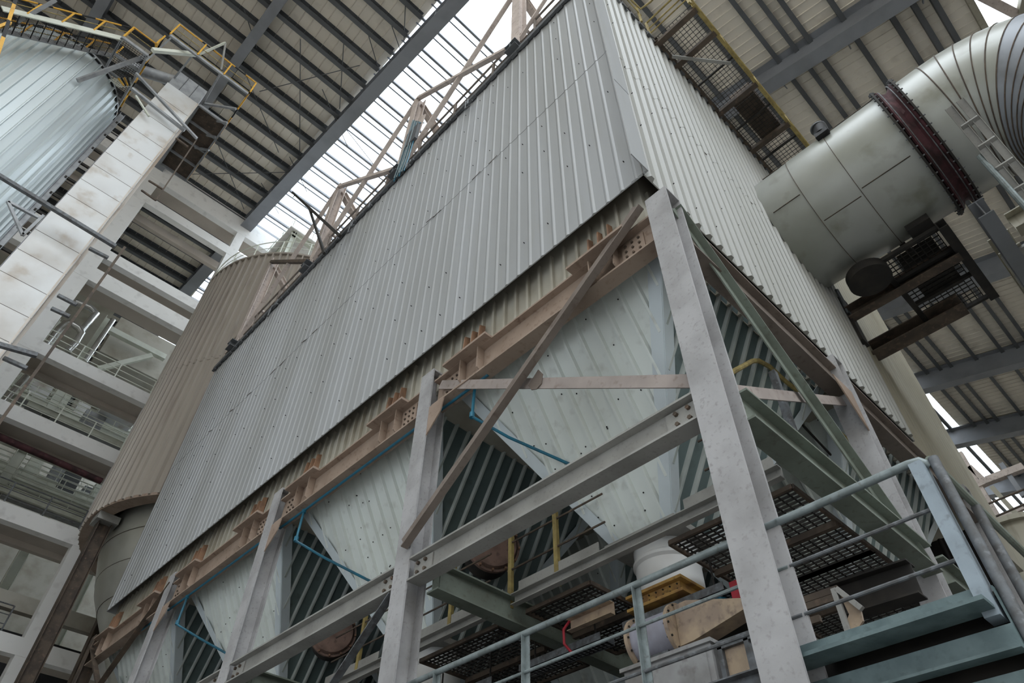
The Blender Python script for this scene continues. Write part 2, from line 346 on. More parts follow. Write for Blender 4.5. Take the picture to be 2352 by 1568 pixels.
for k in range(48): mb.box((X0-.13, Y0+.2+k*.42, Z1-.16), (X0-.04, Y0+.42+k*.42, Z1-.09))
for k in range(26): mb.box((X0+.3+k*.36, Y0-.11, Z1-.13), (X0+.48+k*.36, Y0-.03, Z1+.02))
mb.build('edge_channel', 'purlin', BX)
mb = MB(); rr = random.Random(3)                             # dark sheet screws
for zz in (11.6, 12.9, 14.2, 15.4, 16.6, 17.9, 19.2, 20.3):
    for k in range(0, 70, 2):
        if rr.random() < .55:
            y = Y0+.27+k*.285+rr.uniform(-.03, .03); z = zz+rr.uniform(-.06, .06)
            mb.box((X0-.030, y, z), (X0-.0, y+.014, z+.014))
    for k in range(0, 30, 2):
        if rr.random() < .6:
            x = X0+.3+k*.3; z = zz+rr.uniform(-.06, .06); mb.box((x, Y0-.035, z), (x+.014, Y0, z+.014))
tag(mb.build('sheet_screw', 'black', BX), kind='stuff')
mb = MB()                                                    # torn lap joint along the sheets
for k in range(70):
    if rr.random() < .16:
        y = Y0+.25+k*.285; z = 15.93+rr.uniform(-.03, .03); a = rr.uniform(-.07, .09)
        mb.plate([(X0-.034, y, z), (X0-.034, y+rr.uniform(.1, .28), z+a), (X0-.034, y+.29, z+a-.004), (X0-.034, y, z-.006)], .012, (1, 0, 0))
for k in range(22):
    if rr.random() < .2:
        x = X0+.4+k*.3; z = 15.45+rr.uniform(-.04, .04); mb.plate([(x, Y0-.034, z), (x+.25, Y0-.034, z+rr.uniform(-.06, .06)), (x+.28, Y0-.034, z-.02), (x, Y0-.034, z-.02)], .012, (0, 1, 0))
mb.build('lap_joint', 'brownsteel', BX)
# neighbouring clad wing behind the end face
WG = thing('clad_wing', 'yellowed ribbed wing standing just right of the main housing, behind the dark brackets', 'dust collector', (X1, Y0+.6, Z0))
mb = MB(); mb.ribbed((X1+.02, Y0+.1, Z0), (1, 0, 0), (0, 0, 1), 5.4, Z1-Z0, (0, -1, 0), .30, .10, .05, .02); mb.build('end_cladding', 'clad_old', WG)
mb = MB(); mb.box((X1+.08, Y0+.13, Z0-.9), (19.4, Y1, Z1)); mb.build('casing', 'clad_old', WG)

# ------------------------------------------------------------------ support steel under the housing
BAY = 5.2; CX = 5.26; CY = [2.44+BAY*k for k in range(5)]; EX = [5.26, 10.05, 15.6]
ZG0, ZG1 = 9.45, 10.06
def column(x, y, zt, label, m='col', s=.34):
    t = thing('steel_column', label, 'column', (x, y, 0), 'support columns')
    mb = MB(); mb.ib((x, y, 0), (x, y, zt), s, s*1.02, up=(1, 0, 0), t=.03); mb.build('shaft', m, t)
    mb = MB(); mb.box((x-.3, y-.3, 0), (x+.3, y+.3, .04)); mb.build('base_plate', m, t)
    mb = MB(); mb.box((x-s/2, y-s/2, zt), (x+s/2, y+s/2, zt+.03)); mb.build('cap_plate', m, t)
    return t
CL = ['big light grey steel column under the near corner of the housing', 'second grey steel column along the long side, left of the largest hopper face',
      'third grey steel column along the long side', 'fourth steel column along the long side, toward the lower left', 'last brown steel column at the far end of the long side']
for k, y in enumerate(CY): column(CX, y, 10.32, CL[k], 'col' if k < 4 else 'brownsteel', .36 if k == 0 else .34)
column(10.05, 2.44, 10.32, 'pale stained steel column halfway along the end face, behind the handrail')
column(15.6, 2.44, 10.32, 'far steel column of the end face, behind the landing corner')
def girder(p0, p1, n, label, k, gm='tan'):
    p0 = V(p0); p1 = V(p1); d = (p1-p0).normalized()
    t = thing('ring_girder', label, 'girder', p0, 'girders under the housing')
    zc = (ZG0+ZG1)/2
    mb = MB(); mb.ib(p0, p1, .26, ZG1-ZG0, t=.035); mb.build('girder_beam', gm, t)
    out = V((-1, 0, 0)) if abs(d.y) > .5 else V((0, -1, 0))
    for e, s in ((p0, 1), (p1, -1)) if abs(d.y) > .5 else ():
        c = e+d*s*.42+out*.03
        mb = MB(); mb.box(c-V((.2 if abs(d.x) > .5 else .012, .2 if abs(d.y) > .5 else .012, .19)), c+V((.2 if abs(d.x) > .5 else .012, .2 if abs(d.y) > .5 else .012, .19)))
        sp = mb.build('splice_plate', 'tan', t)
        mb = MB()
        for i in range(3):
            for j in range(3):
                q = c+d*(-.12+.12*i)+V((0, 0, -.12+.12*j)); mb.cyl(q, q+out*.035, .022, 6)
        mb.build('bolt', 'brownsteel', sp)
        # bearing: ledge, ribs and rusty stool between girder and housing
        c2 = e+d*s*.95
        mb = MB(); mb.bar(c2-d*.55+out*.2+V((0, 0, .30)), c2+d*.55+out*.2+V((0, 0, .30)), .16, .05); lg = mb.build('bearing_ledge', 'tan', t)
        for i in (-.25, .2): mb = MB(); mb.plate([c2+d*i+out*.02+V((0, 0, -.28)), c2+d*i+out*.16+V((0, 0, -.2)), c2+d*i+out*.16+V((0, 0, .28)), c2+d*i+out*.02+V((0, 0, .28))], .025, d); mb.build('ledge_rib', 'tan', lg)
        for i in (-.2, 0, .2): mb = MB(); mb.plate([c2+d*i+out*.0+V((0, 0, .33)), c2+d*i+out*.14+V((0, 0, .33)), c2+d*i+out*.1+V((0, 0, .9)), c2+d*i-out*.02+V((0, 0, .95))], .025, d); mb.build('bearing_fin', 'rustbracket', t)
    return t
GL = ['tan steel girder above the largest hopper, near corner to second column', 'tan steel girder between the second and third columns of the long side', 'tan steel girder between the third and fourth columns of the long side', 'tan steel girder running to the far end of the long side']
zc = (ZG0+ZG1)/2
for k in range(4): girder((CX, CY[k]+.18, zc), (CX, CY[k+1]-.18, zc), 4, GL[k], k)
girder((CX+.18, 2.44, zc), (9.87, 2.44, zc), 4, 'brown girder under the end face, from the near corner to the pale column', 5, 'dusty')
girder((10.23, 2.44, zc), (15.42, 2.44, zc), 4, 'brown girder under the far half of the end face', 6, 'dusty')
# gussets beside the column heads
gl = ['second', 'third', 'fourth']
for k in (1, 2, 3):
    y = CY[k]; mb = MB()
    mb.plate([(CX-.16, y-.16, 9.42), (CX-.16, y-.55, 9.42), (CX-.16, y-.5, 9.15), (CX-.16, y-.16, 8.8)], .02, (1, 0, 0))
    solo('gusset_plate', mb, 'tan', 'tan gusset plate at the head of the %s column of the long side' % gl[k-1], 'gusset plate', 'column head gussets')
mb = MB(); mb.plate([(10.05-.18, 2.25, 9.42), (10.05-.8, 2.25, 9.42), (10.05-.18, 2.25, 8.6)], .02, (0, 1, 0))
solo('gusset_plate', mb, 'tan', 'pale gusset plate at the head of the pale end-face column', 'gusset plate', 'column head gussets')
# braces
def brace(p0, p1, w, h, m, label, kind='ang', up=(1, 0, 0)):
    mb = MB()
    if kind == 'ang': mb.ang(p0, p1, w, h, up=up, t=.02)
    elif kind == 'I': mb.ib(p0, p1, w, h)
    else: mb.bar(p0, p1, w, h, up)
    return solo('brace', mb, m, label, 'brace', 'diagonal braces under the housing')
brace((5.06, 2.65, 10.15), (5.06, 7.5, 6.72), .27, .12, 'dusty', 'long diagonal brace crossing in front of the largest hopper', up=(-1, 0, 0))
t = thing('brace', 'thin flat tie running level across the largest hopper in the photo', 'brace', (5.14, 7.3, 9.85), 'diagonal braces under the housing')
mb = MB(); mb.bar((5.16, 7.3, 9.87), (5.16, 2.6, 6.78), .02, .17); mb.build('tie_bar', 'tie', t)
mb = MB(); mb.plate([OX(5.13, *q) for q in ((1236, 848), (1246, 858), (1243, 880), (1232, 893), (1220, 895), (1213, 885))], .015, (1, 0, 0)); mb.build('gusset', 'dusty', t)
brace((5.4, 2.36, 10.2), (9.9, 2.36, 6.35), .18, .12, 'green', 'long pale green brace across the end face, from the near column head', up=(0, -1, 0))
brace((9.85, 2.42, 9.3), (5.5, 2.42, 6.75), .02, .16, 'tie', 'flat tie behind the near column running to the pale column head', 'bar')
brace((5.2, 7.85, 6.2), (5.2, 12.7, 2.4), .18, .12, 'darkgalv', 'dark diagonal brace below the lower beam, left of the second column', up=(-1, 0, 0))
brace((5.2, 18.0, 10.1), (5.2, 23.1, 6.6), .2, .14, 'brownsteel', 'brown diagonal brace near the far end of the long side', up=(-1, 0, 0))
brace((5.2, 23.1, 10.0), (5.2, 18.2, 6.6), .2, .14, 'brownsteel', 'brown crossing brace at the far end of the long side', up=(-1, 0, 0))
brace((5.3, 18.2, 6.2), (5.3, 23.0, 2.2), .2, .14, 'brownsteel', 'low brown brace at the lower left edge under the housing', up=(-1, 0, 0))
# lower beams
LBL = ['grey lower beam crossing the largest hopper, near column to second column', 'grey lower beam between the second and third columns', 'grey lower beam between the third and fourth columns', 'lower beam at the far end of the long side']
for k in range(4):
    t = thing('lower_beam', LBL[k], 'beam', (CX, CY[k], 6.42), 'lower beams of the support frame')
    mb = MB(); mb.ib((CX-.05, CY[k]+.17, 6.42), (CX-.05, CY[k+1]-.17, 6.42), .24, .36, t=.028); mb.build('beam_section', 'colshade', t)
    for s, y in ((1, CY[k]+.4), (-1, CY[k+1]-.4)):
        mb = MB(); mb.box((CX-.085, y-.2, 6.29), (CX-.06, y+.2, 6.55)); q = mb.build('end_plate', 'colshade', t)
        mb = MB()
        for i in (-.1, .06):
            for j in (-.07, .07): mb.cyl((CX-.12, y+i*s, 6.42+j), (CX-.05, y+i*s, 6.42+j), .028, 6)
        mb.build('bolt', 'brownsteel', q)
XL = ['green grey cross beam running inward from the second column', 'green grey cross beam running inward from the third column', 'green grey cross beam running inward from the fourth column']
for k in (1, 2, 3):
    t = thing('cross_beam', XL[k-1], 'beam', (CX, CY[k]-.3, 6.3), 'cross beams of the support frame')
    mb = MB(); mb.ib((CX+.1, CY[k]-.42, 6.3), (10.4, CY[k]-.42, 6.3), .24, .40, t=.026); mb.build('beam_section', 'green', t)
    mb = MB(); mb.box((CX+.2, CY[k]-.445, 6.17), (CX+.5, CY[k]-.425, 6.43)); q = mb.build('end_plate', 'green', t)
t = thing('lower_beam', 'dark green lower beam of the end face, right of the near column', 'beam', (CX, 2.3, 6.38), 'lower beams of the support frame')
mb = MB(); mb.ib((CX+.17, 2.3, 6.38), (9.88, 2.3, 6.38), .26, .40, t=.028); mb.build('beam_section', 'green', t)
mb = MB(); mb.ib((10.25, 2.3, 6.38), (15.5, 2.3, 6.38), .26, .40, t=.028); solo('lower_beam', mb, 'green', 'far lower beam of the end face behind the landing', 'beam', 'lower beams of the support frame')

# ------------------------------------------------------------------ hoppers
def hopper(cx, cy, hx, hy, zt, zb, bh, label, ribs=True):
    t = thing('hopper', label, 'hopper', (cx, cy, zb), 'hoppers under the housing')
    T = [V((cx-hx, cy-hy, zt)), V((cx+hx, cy-hy, zt)), V((cx+hx, cy+hy, zt)), V((cx-hx, cy+hy, zt))]
    B = [V((cx-bh, cy-bh, zb)), V((cx+bh, cy-bh, zb)), V((cx+bh, cy+bh, zb)), V((cx-bh, cy+bh, zb))]
    for i, nm in ((3, 'front_panel'), (0, 'side_panel'), (1, 'rear_panel'), (2, 'side_panel')):
        j = (i+1) % 4
        a, b, c, d = T[i], T[j], B[j], B[i]
        u = (b-a).normalized(); Lh = (b-a).length; mid = ((c+d)/2-(a+b)/2); H = mid.length; w = mid.normalized()
        n = u.cross(w).normalized(); cen = (a+b+c+d)/4
        if n.dot(cen-V((cx, cy, cen.z))) < 0: n = -n
        mb = MB(); mb.plate([a, b, c, d], .02, -n)
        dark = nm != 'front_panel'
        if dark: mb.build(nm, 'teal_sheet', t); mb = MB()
        if ribs:
            x = .12; bw = (c-d).length
            while x < Lh-.1:
                e = min(x, Lh-x-.07); f = min(1.0, e/((Lh-bw)/2))
                if f > .05:
                    p = a+u*x
                    vs = []
                    for q in (0, H*f):
                        vs += [p+w*q, p+u*.022+w*q+n*.055, p+u*.06+w*q+n*.055, p+u*.085+w*q]
                    mb.add(vs, [(0,1,5,4),(1,2,6,5),(2,3,7,6),(0,3,2,1),(4,5,6,7)])
                x += .30
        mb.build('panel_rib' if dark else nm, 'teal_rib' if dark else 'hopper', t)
    for i in range(4):
        a, b = T[i], B[i]
        mb = MB(); ax = V((1, 0, 0))*(-1 if i in (0, 3) else 1); ay = V((0, 1, 0))*(-1 if i in (0, 1) else 1)
        o = (ax+ay)*.045
        w = .19
        mb.plate([a+o, a+o-ax*w*1.3, b+o-ax*w, b+o], .012, ay); mb.plate([a+o, a+o-ay*w*1.3, b+o-ay*w, b+o], .012, ax)
        mb.build('corner_trim', 'hopper_trim', t)
    mb = MB(); mb.box((cx-bh-.12, cy-bh-.12, zb-.1), (cx+bh+.12, cy+bh+.12, zb)); mb.build('outlet_flange', 'colshade', t)
    mb = MB(); rr = random.Random(int(cy*10)); 
    for k in range(34):
        f = rr.uniform(.1, .95); g = rr.uniform(-.85, .85); p = lerp((T[0]+T[3])/2, (B[0]+B[3])/2, f)+V((0, 1, 0))*g*(hy*(1-f)+bh*f)-V((.012, 0, 0))
        mb.box(p-V((.008,.008,.008)), p+V((.008,.008,.008)))
    tag(mb.build('panel_screw', 'black', t), kind='stuff')
    return t
HL = ['largest pale green hopper with vertical ribs, nearest under the long side', 'second ribbed hopper under the long side, left of the second column', 'third ribbed hopper under the long side, left of the third column', 'farthest ribbed hopper under the long side, dim at the lower left']
HX = 7.85
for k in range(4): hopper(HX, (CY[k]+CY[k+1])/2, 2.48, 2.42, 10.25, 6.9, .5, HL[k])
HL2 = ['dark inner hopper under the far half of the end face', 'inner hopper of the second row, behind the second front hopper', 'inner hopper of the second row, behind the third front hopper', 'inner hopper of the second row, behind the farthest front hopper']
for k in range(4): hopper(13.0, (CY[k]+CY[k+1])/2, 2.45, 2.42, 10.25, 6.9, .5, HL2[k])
# ------------------------------------------------------------------ blue pipe along the hoppers
t = thing('blue_pipe', 'thin bright blue pipe running under the girder along the hopper tops', 'pipe', (5.25, 6.5, 9.4))
mb = MB(); mb.tube([(5.3, 6.2, 9.45), (5.3, 7.55, 9.44)], .027); mb.tube([(5.3, 7.75, 9.44), (5.3, 12.7, 9.44)], .027); mb.tube([(5.3, 13.05, 9.44), (5.3, 18.0, 9.44)], .027); mb.tube([(5.3, 18.25, 9.44), (5.3, 20.2, 9.44)], .027); mb.build('main_pipe', 'blue', t, True)
for y in (6.52, 11.75, 16.95):
    mb = MB(); mb.tube([(5.3, y, 9.44), (5.3, y+.02, 8.8), (5.31, y, 8.74), (5.85, y-.25, 8.5), (6.9, y-1.0, 7.95)], .026); b = mb.build('branch_pipe', 'blue', t, True)
    mb = MB(); mb.cyl((5.3, y, 9.38), (5.3, y, 9.5), .045, 10); mb.cyl((5.3, y+.02, 8.74), (5.3, y+.02, 8.84), .045, 10); mb.build('elbow_fitting', 'blue', b, True)

# ------------------------------------------------------------------ walkway under the hoppers
WX = 6.82
def walk_beam(ya, yb, label):
    t = thing('walkway_beam', label, 'beam', (WX, ya, 6.42), 'walkway edge beams')
    mb = MB(); mb.ch((WX, yb, 6.42), (WX, ya, 6.42), .1, .17, t=.014); mb.build('edge_channel', 'colshade', t)
    return t
walk_beam(2.62, 7.1, 'long grey edge beam of the walkway below the largest hopper')
walk_beam(7.36, 12.4, 'grey walkway edge beam left of the second column')
walk_beam(12.6, 17.6, 'grey walkway edge beam left of the third column')
for a, b, lb in ((5.45, 7.05, 'short grey kick board lying along the walkway edge left of the largest hopper tip'), (7.4, 9.6, 'grey kick board along the walkway beside the second column'), (2.7, 4.0, 'grey kick board along the walkway near the near column'), (10.6, 12.3, 'grey kick board along the walkway below the second hopper')):
    mb = MB(); mb.bar((WX+.02, a, 6.65), (WX+.02, b, 6.65), .012, .15); solo('kick_board', mb, 'colshade', lb, 'kick board', 'walkway kick boards')
def wrail(ya, yb, ps, label):
    t = thing('walkway_rail', label, 'railing', (WX, ya, 6.5), 'walkway railings')
    for y in ps: MB().ang((WX, y, 6.36), (WX, y, 7.86), .075, .06, up=(1, 0, 0), t=.012).build('post', 'oldyellow', t)
    for z in (7.45, 6.98): MB().tube([(WX+.02, ya, z), (WX+.02, yb, z)], .016, 6).build('rail', 'brownsteel', t, True)
    return t
wrail(5.3, 7.3, (6.22, 7.2), 'yellow posted rail left of the largest hopper tip')
wrail(7.7, 9.7, (8.62,), 'yellow posted rail seen below the lower beam left of the second column')
wrail(10.4, 12.2, (11.22,), 'yellow posted rail below the second hopper')
wrail(2.7, 3.6, (3.25,), 'yellow posted rail just left of the near column')
# gratings: real bars
def grating(x0, x1, y0, y1, z, label, px=.085, py=.12, m='dark', nb=None):
    t = thing('floor_grating', label, 'grating', (x0, y0, z), 'walkway gratings')
    mb = MB(); n = int((x1-x0)/px)
    for i in range(n+1): mb.box((x0+i*px-.005, y0, z-.03), (x0+i*px+.005, y1, z))
    n = int((y1-y0)/py)
    for i in range(n+1): mb.box((x0, y0+i*py-.01, z-.02), (x1, y0+i*py+.01, z-.008))
    mb.build('bar_grid', m, t)
    mb = MB()
    for x in (x0, x1): mb.box((x-.02, y0, z-.06), (x+.02, y1, z))
    for y in (y0, y1): mb.box((x0, y-.02, z-.06), (x1, y+.02, z))
    n = max(1, round((x1-x0)/1.3))
    for i in range(1, n): mb.box((x0+i*(x1-x0)/n-.035, y0, z-.12), (x0+i*(x1-x0)/n+.035, y1, z-.04))
    mb.build('support_frame', 'brownsteel', t)
    return t
grating(6.9, 8.9, 2.6, 4.35, 6.3, 'dark floor grating just behind the near column with daylight in its holes')
grating(8.9, 11.0, 2.6, 4.4, 6.3, 'dark floor grating under the end face, farther from the near column')
grating(6.95, 9.0, 5.75, 7.0, 6.3, 'dark floor grating below the tip of the largest hopper')
grating(6.95, 9.0, 7.6, 9.5, 6.3, 'short dark floor grating right of the second outlet')
grating(6.95, 9.0, 10.95, 12.2, 6.3, 'dark floor grating left of the second column')
grating(6.95, 9.0, 12.7, 17.3, 6.3, 'dark floor grating left of the third column')
for y0, y1, lb in ((4.0, 5.6, 'perforated cable tray hanging under the walkway by the near outlet'), (6.0, 7.6, 'perforated cable tray hanging under the walkway right of the second column'), (8.2, 9.8, 'perforated cable tray hanging lowest at the bottom edge')):
    t = thing('cable_tray', lb, 'cable tray', (7.5, y0, 5.6), 'cable trays under the walkway')
    mb = MB()
    for i in range(5): mb.box((7.4+i*.06, y0, 5.7), (7.43+i*.06, y1, 5.71))
    for i in range(int((y1-y0)/.08)): mb.box((7.4, y0+i*.08, 5.7), (7.67, y0+i*.08+.04, 5.708))
    mb.box((7.38, y0, 5.7), (7.39, y1, 5.8)); mb.box((7.68, y0, 5.7), (7.69, y1, 5.8)); mb.build('tray', 'darkgalv', t)
    mb = MB()
    for y in (y0+.2, y1-.2): MB().bar((7.53, y, 5.7), (7.53, y, 6.26), .02, .02).build('hanger', 'dark', t)
# rusty rapper drums on the inner hopper faces
for k, lb in enumerate(('rusty brown drum end seen between the largest and the second hopper', 'rusty brown drum end seen between the second and third hoppers', 'rusty brown drum end seen between the third and farthest hoppers')):
    y = 8.62+BAY*k-.18*k; c = V((7.55, y, 8.06)); d = V((-.42, -.8, -.1)).normalized()
    t = thing('rapper_drum', lb, 'drum', c, 'rapper drums on the hoppers')
    mb = MB(); mb.tube([c, c+d*.5], .44, 28); mb.build('housing', 'dark', t, True)
    mb = MB(); mb.tube([c+d*.42, c+d*.5, c+d*.5, c+d*.56], [.48, .48, .43, .40], 28); mb.build('end_cover', 'rustdrum', t, True)
    s = d.cross(V((0, 0, 1))).normalized(); u = s.cross(d)
    for i in range(12):
        a = i*math.pi/6; q = c+d*.5+(s*math.cos(a)+u*math.sin(a))*.455; mb = MB(); mb.cyl(q, q+d*.06, .022, 6); mb.build('cover_bolt', 'rustbracket', t)
    mb = MB(); mb.tube([c, c-d*.5], .2, 12); mb.build('mount', 'dark', t)
# ------------------------------------------------------------------ outlets and dust conveyor machinery
DZ = .75
def up(o):
    for c in o.children:
        for v_ in c.data.vertices: v_.co.z += DZ
        for g in c.children:
            for v_ in g.data.vertices: v_.co.z += DZ
    return o
def outlet(cy, label, full):
    cx = 7.85; zc = 6.75
    t = thing('hopper_outlet', label, 'dust outlet', (cx, cy, 5.6), 'dust outlets under the hoppers')
    mb = MB(); mb.lathe((cx, cy, 5.35), [(.0, 0), (.40, 0), (.46, .02), (.46, .42), (.49, .46), (.49, .5), (.46, .54), (.46, 1.0), (.42, 1.25), (.3, 1.38), (0, 1.4)], 40); mb.build('outlet_drum', 'white', t, True)
    mb = MB(); mb.box((cx-.52, cy-.5, 5.12), (cx+.52, cy+.42, 5.16)); mb.box((cx-.52, cy-.5, 5.3), (cx+.52, cy+.42, 5.34)); mb.box((cx-.44, cy-.42, 5.16), (cx+.44, cy+.34, 5.3)); fl = mb.build('square_flange', 'ochre', t)
    mb = MB()
    for i in range(7):
        for zz in (5.2, 5.27): mb.cyl((cx-.455, cy-.38+i*.115, zz), (cx-.44, cy-.38+i*.115, zz), .012, 6)
    mb.build('flange_bolt', 'dark', fl)
    mb = MB(); mb.box((cx-.28, cy-.3, 4.66), (cx+.3, cy+.3, 5.12)); mb.build('valve_neck', 'dark', t)
    return up(t)
outlet(5.04, 'pale round dust outlet with yellow flange below the largest hopper', True)
outlet(10.24, 'pale round dust outlet below the second hopper at the bottom edge', True)
outlet(15.44, 'pale round dust outlet below the third hopper, hidden low down', True)
t = thing('rotary_valve', 'dusty beige and lilac rotary valve hanging below the yellow flange', 'valve', (7.3, 4.8, 4.3))
mb = MB(); mb.cyl((7.3, 4.35, 4.5), (7.3, 4.95, 4.5), .27, 32); mb.build('rotor_housing', 'lilac', t, True)
for y in (4.33, 4.95):
    mb = MB(); mb.cyl((7.3, y-.025, 4.5), (7.3, y+.025, 4.5), .325, 32); e = mb.build('end_flange', 'beige', t, True)
    mb = MB()
    for i in range(12): a = i*math.pi/6; mb.cyl((7.3+.3*math.cos(a), y-.04, 4.5+.3*math.sin(a)), (7.3+.3*math.cos(a), y+.04, 4.5+.3*math.sin(a)), .014, 6)
    mb.build('flange_bolt', 'dark', e)
mb = MB(); mb.plate([(7.18, 4.3, 4.26), (7.18, 4.3, 4.76), (7.18, 4.12, 4.77), (7.18, 3.25, 4.5), (7.18, 3.2, 4.44), (7.18, 4.1, 4.27)], .26, (1, 0, 0)); mb.build('drive_guard', 'beige', t)
mb = MB(); mb.box((7.08, 4.4, 4.05), (7.6, 5.0, 4.1)); mb.box((7.08, 4.4, 4.17), (7.6, 5.0, 4.2)); mb.box((7.15, 4.46, 4.0), (7.5, 4.94, 4.26)); mb.build('lower_flange', 'darkgalv', t)
mb = MB(); mb.box((7.1, 4.45, 3.86), (7.5, 5.0, 4.0)); tag(mb.build('red_slide', 'red', t), 'red slide gate')
up(t); t.location += V((0, .32, .12))
t = thing('gear_motor', 'small blue motor with a red cover beside the near column', 'motor', (7.6, 3.3, 4.75))
mb = MB(); mb.tube([(7.6, 3.58, 4.62), (7.6, 3.58, 4.9), (7.6, 3.58, 4.98)], [.1, .1, .05], 16); mb.box((7.48, 3.35, 4.55), (7.75, 3.72, 4.64)); tag(mb.build('motor_body', 'blue', t, True), 'blue motor body')
mb = MB(); mb.box((7.5, 3.05, 4.72), (7.72, 3.36, 4.95)); tag(mb.build('terminal_cover', 'red', t), 'red terminal cover')
mb = MB(); mb.box((7.35, 3.0, 4.5), (7.9, 4.6, 4.55)); mb.build('base_plate', 'dark', t)
up(t); t.location += V((0, .62, .12))
t = thing('motor_bracket', 'beige bolted bracket with a red hoop left of the yellow flange', 'bracket', (7.3, 5.9, 5.2))
mb = MB(); mb.ch((7.25, 6.4, 5.2), (7.25, 5.6, 5.2), .1, .18); mb.build('bracket_channel', 'beige', t)
mb = MB(); mb.tube([(7.25, 6.42, 5.3), (7.15, 6.46, 5.15), (7.15, 6.46, 4.95), (7.25, 6.42, 4.85)], .02, 8); tag(mb.build('hoop', 'red', t, True), 'red hoop')
MB().bar((7.28, 6.1, 5.2), (7.28, 6.1, 5.55), .05, .05).build('hanger', 'dark', t)
up(t)
# conveyor trough and cabinet
t = thing('screw_conveyor', 'long dark conveyor trough below the valves', 'conveyor', (7.85, 3, 3.2))
mb = MB(); mb.box((7.6, 2.6, 3.0), (8.2, 21, 3.6)); mb.build('trough', 'dark', t)
mb = MB()
for k in range(12): mb.box((7.5, 2.7+k*1.5, 2.98), (8.3, 2.76+k*1.5, 3.7))
mb.build('trough_flange', 'brownsteel', t)
mb = MB(); mb.box((5.5, 2.55, 3.64), (13.5, 22, 3.69)); solo('platform_deck', mb, 'dark', 'dark steel deck behind the long handrail at the bottom of the photo', 'platform')
t = thing('control_cabinet', 'dusty grey cabinet at the bottom edge left of the near column', 'cabinet', (6.3, 3.7, 3.69))
mb = MB(); mb.box((6.2, 3.64, 3.69), (6.9, 4.75, 4.58)); mb.build('body', 'cabinet', t)
mb = MB(); mb.box((6.16, 3.61, 4.58), (6.94, 4.78, 4.62)); mb.build('top_panel', 'cabinet', t)
mb = MB(); mb.box((6.18, 3.7, 3.75), (6.2, 4.7, 4.52)); d = mb.build('door', 'cabinet', t)
mb = MB(); mb.box((6.15, 3.75, 4.0), (6.18, 3.8, 4.2)); mb.build('handle', 'dark', d)
t = thing('tan_panel', 'tan sheet panel in a grey frame between the cabinet and the near column', 'panel', (6.25, 3.2, 3.69))
mb = MB(); mb.box((6.28, 3.3, 3.69), (6.31, 3.56, 4.5)); mb.build('sheet', 'beige', t)
for y in (3.27, 3.57): mb = MB(); mb.box((6.23, y-.025, 3.69), (6.32, y+.025, 4.56)); mb.build('frame_bar', 'darkgalv', t)
mb = MB(); mb.box((6.23, 3.2, 4.5), (6.32, 3.6, 4.58)); mb.build('frame_bar', 'darkgalv', t)
# dark beams and plates seen behind the landing
def P(n, a, b, m, lb, c): mb = MB(); mb.box(a, b); return solo(n, mb, m, lb, c)
mb = MB(); mb.ib(OX(8.6, 1925, 1385), OX(8.6, 2105, 1328), .25, .42); solo('support_beam', mb, 'dark', 'sooty black beam behind the landing, below the daylit grating', 'beam')
t = thing('chute_plate', 'torn rusty tan plate standing behind the landing rail', 'plate', (6.6, 2.3, 4.0))
mb = MB(); mb.plate([OX(6.7, *q) for q in ((1925, 1358), (1975, 1395), (1982, 1425), (1965, 1450), (1940, 1440), (1950, 1410))], .03, (1, 0, 0)); mb.build('sheet', 'beige', t)
for a, b in (((1915, 1352), (1950, 1455)), ((1922, 1352), (1980, 1398))): mb = MB(); mb.bar(OX(6.68, *a), OX(6.68, *b), .05, .05); mb.build('edge_bar', 'colshade', t)
for (a, b), lb in zip((((1828, 1402), (1918, 1372)), ((1832, 1436), (1885, 1420)), ((1826, 1386), (1926, 1352))), ('middle', 'lowest', 'uppermost')):
    mb = MB(); mb.bar(OX(7.2, *a), OX(7.2, *b), .05, .07); solo('rusty_bar', mb, 'brownsteel', 'rusty thin bar behind the landing, %s of three' % lb, 'bar', 'rusty bars behind the landing')

# ------------------------------------------------------------------ handrails and stair landing in front
RX = 5.42; RT = 5.0
t = thing('handrail', 'long galvanised handrail crossing the bottom of the photo, passing behind the near column', 'railing', (RX, 1.0, 3.9))
MB().tube([(RX, 2.26, RT), (RX, 12.5, RT)], .036, 12).build('top_rail', 'galv', t, True)
MB().tube([(RX, 2.3, RT-.42), (RX, 12.5, RT-.42)], .018, 8).build('mid_rail', 'galv', t, True)
MB().tube([(RX, 2.3, RT-.84), (RX, 12.5, RT-.84)], .018, 8).build('mid_rail', 'darkgalv', t, True)
MB().bar((RX+.03, 2.33, 3.75), (RX+.03, 2.33, RT-.02), .11, .06, up=(1, 0, 0)).build('post', 'darkgalv', t)
for y in (3.92, 5.5, 7.05, 8.6, 10.2, 11.8): MB().ang((RX+.02, y, 3.75), (RX+.02, y, RT-.02), .075, .065, up=(-1, 0, 0), t=.01).build('post', 'galv', t)
mb = MB(); mb.ch((RX, 12.6, 3.75), (RX, 2.5, 3.75), .1, .2); solo('platform_edge', mb, 'darkgalv', 'dark edge channel carrying the long handrail at the bottom of the photo', 'beam')
t = thing('landing_rail', 'galvanised rail around the stair landing at the lower right', 'railing', (RX, 1.0, 3.9))
MB().tube([(RX, 2.28, RT), (RX, 1.08, RT), (RX, 1.0, RT-.01), (RX+.04, .95, RT-.06)], .036, 12).build('top_rail', 'galv', t, True)
for z in (RT-.42, RT-.84): MB().tube([(RX, 2.28, z), (RX, .98, z)], .017, 8).build('mid_rail', 'darkgalv', t, True)
MB().bar((RX+.0, 1.02, 3.7), (RX+.0, 1.02, RT-.05), .10, .17, up=(1, 0, 0)).build('corner_post', 'bluegrey', t)
MB().tube([(RX+.02, .9, 2.6), (RX+.02, .9, RT-.02)], .04, 12).build('stair_post', 'darkgalv', t, True)
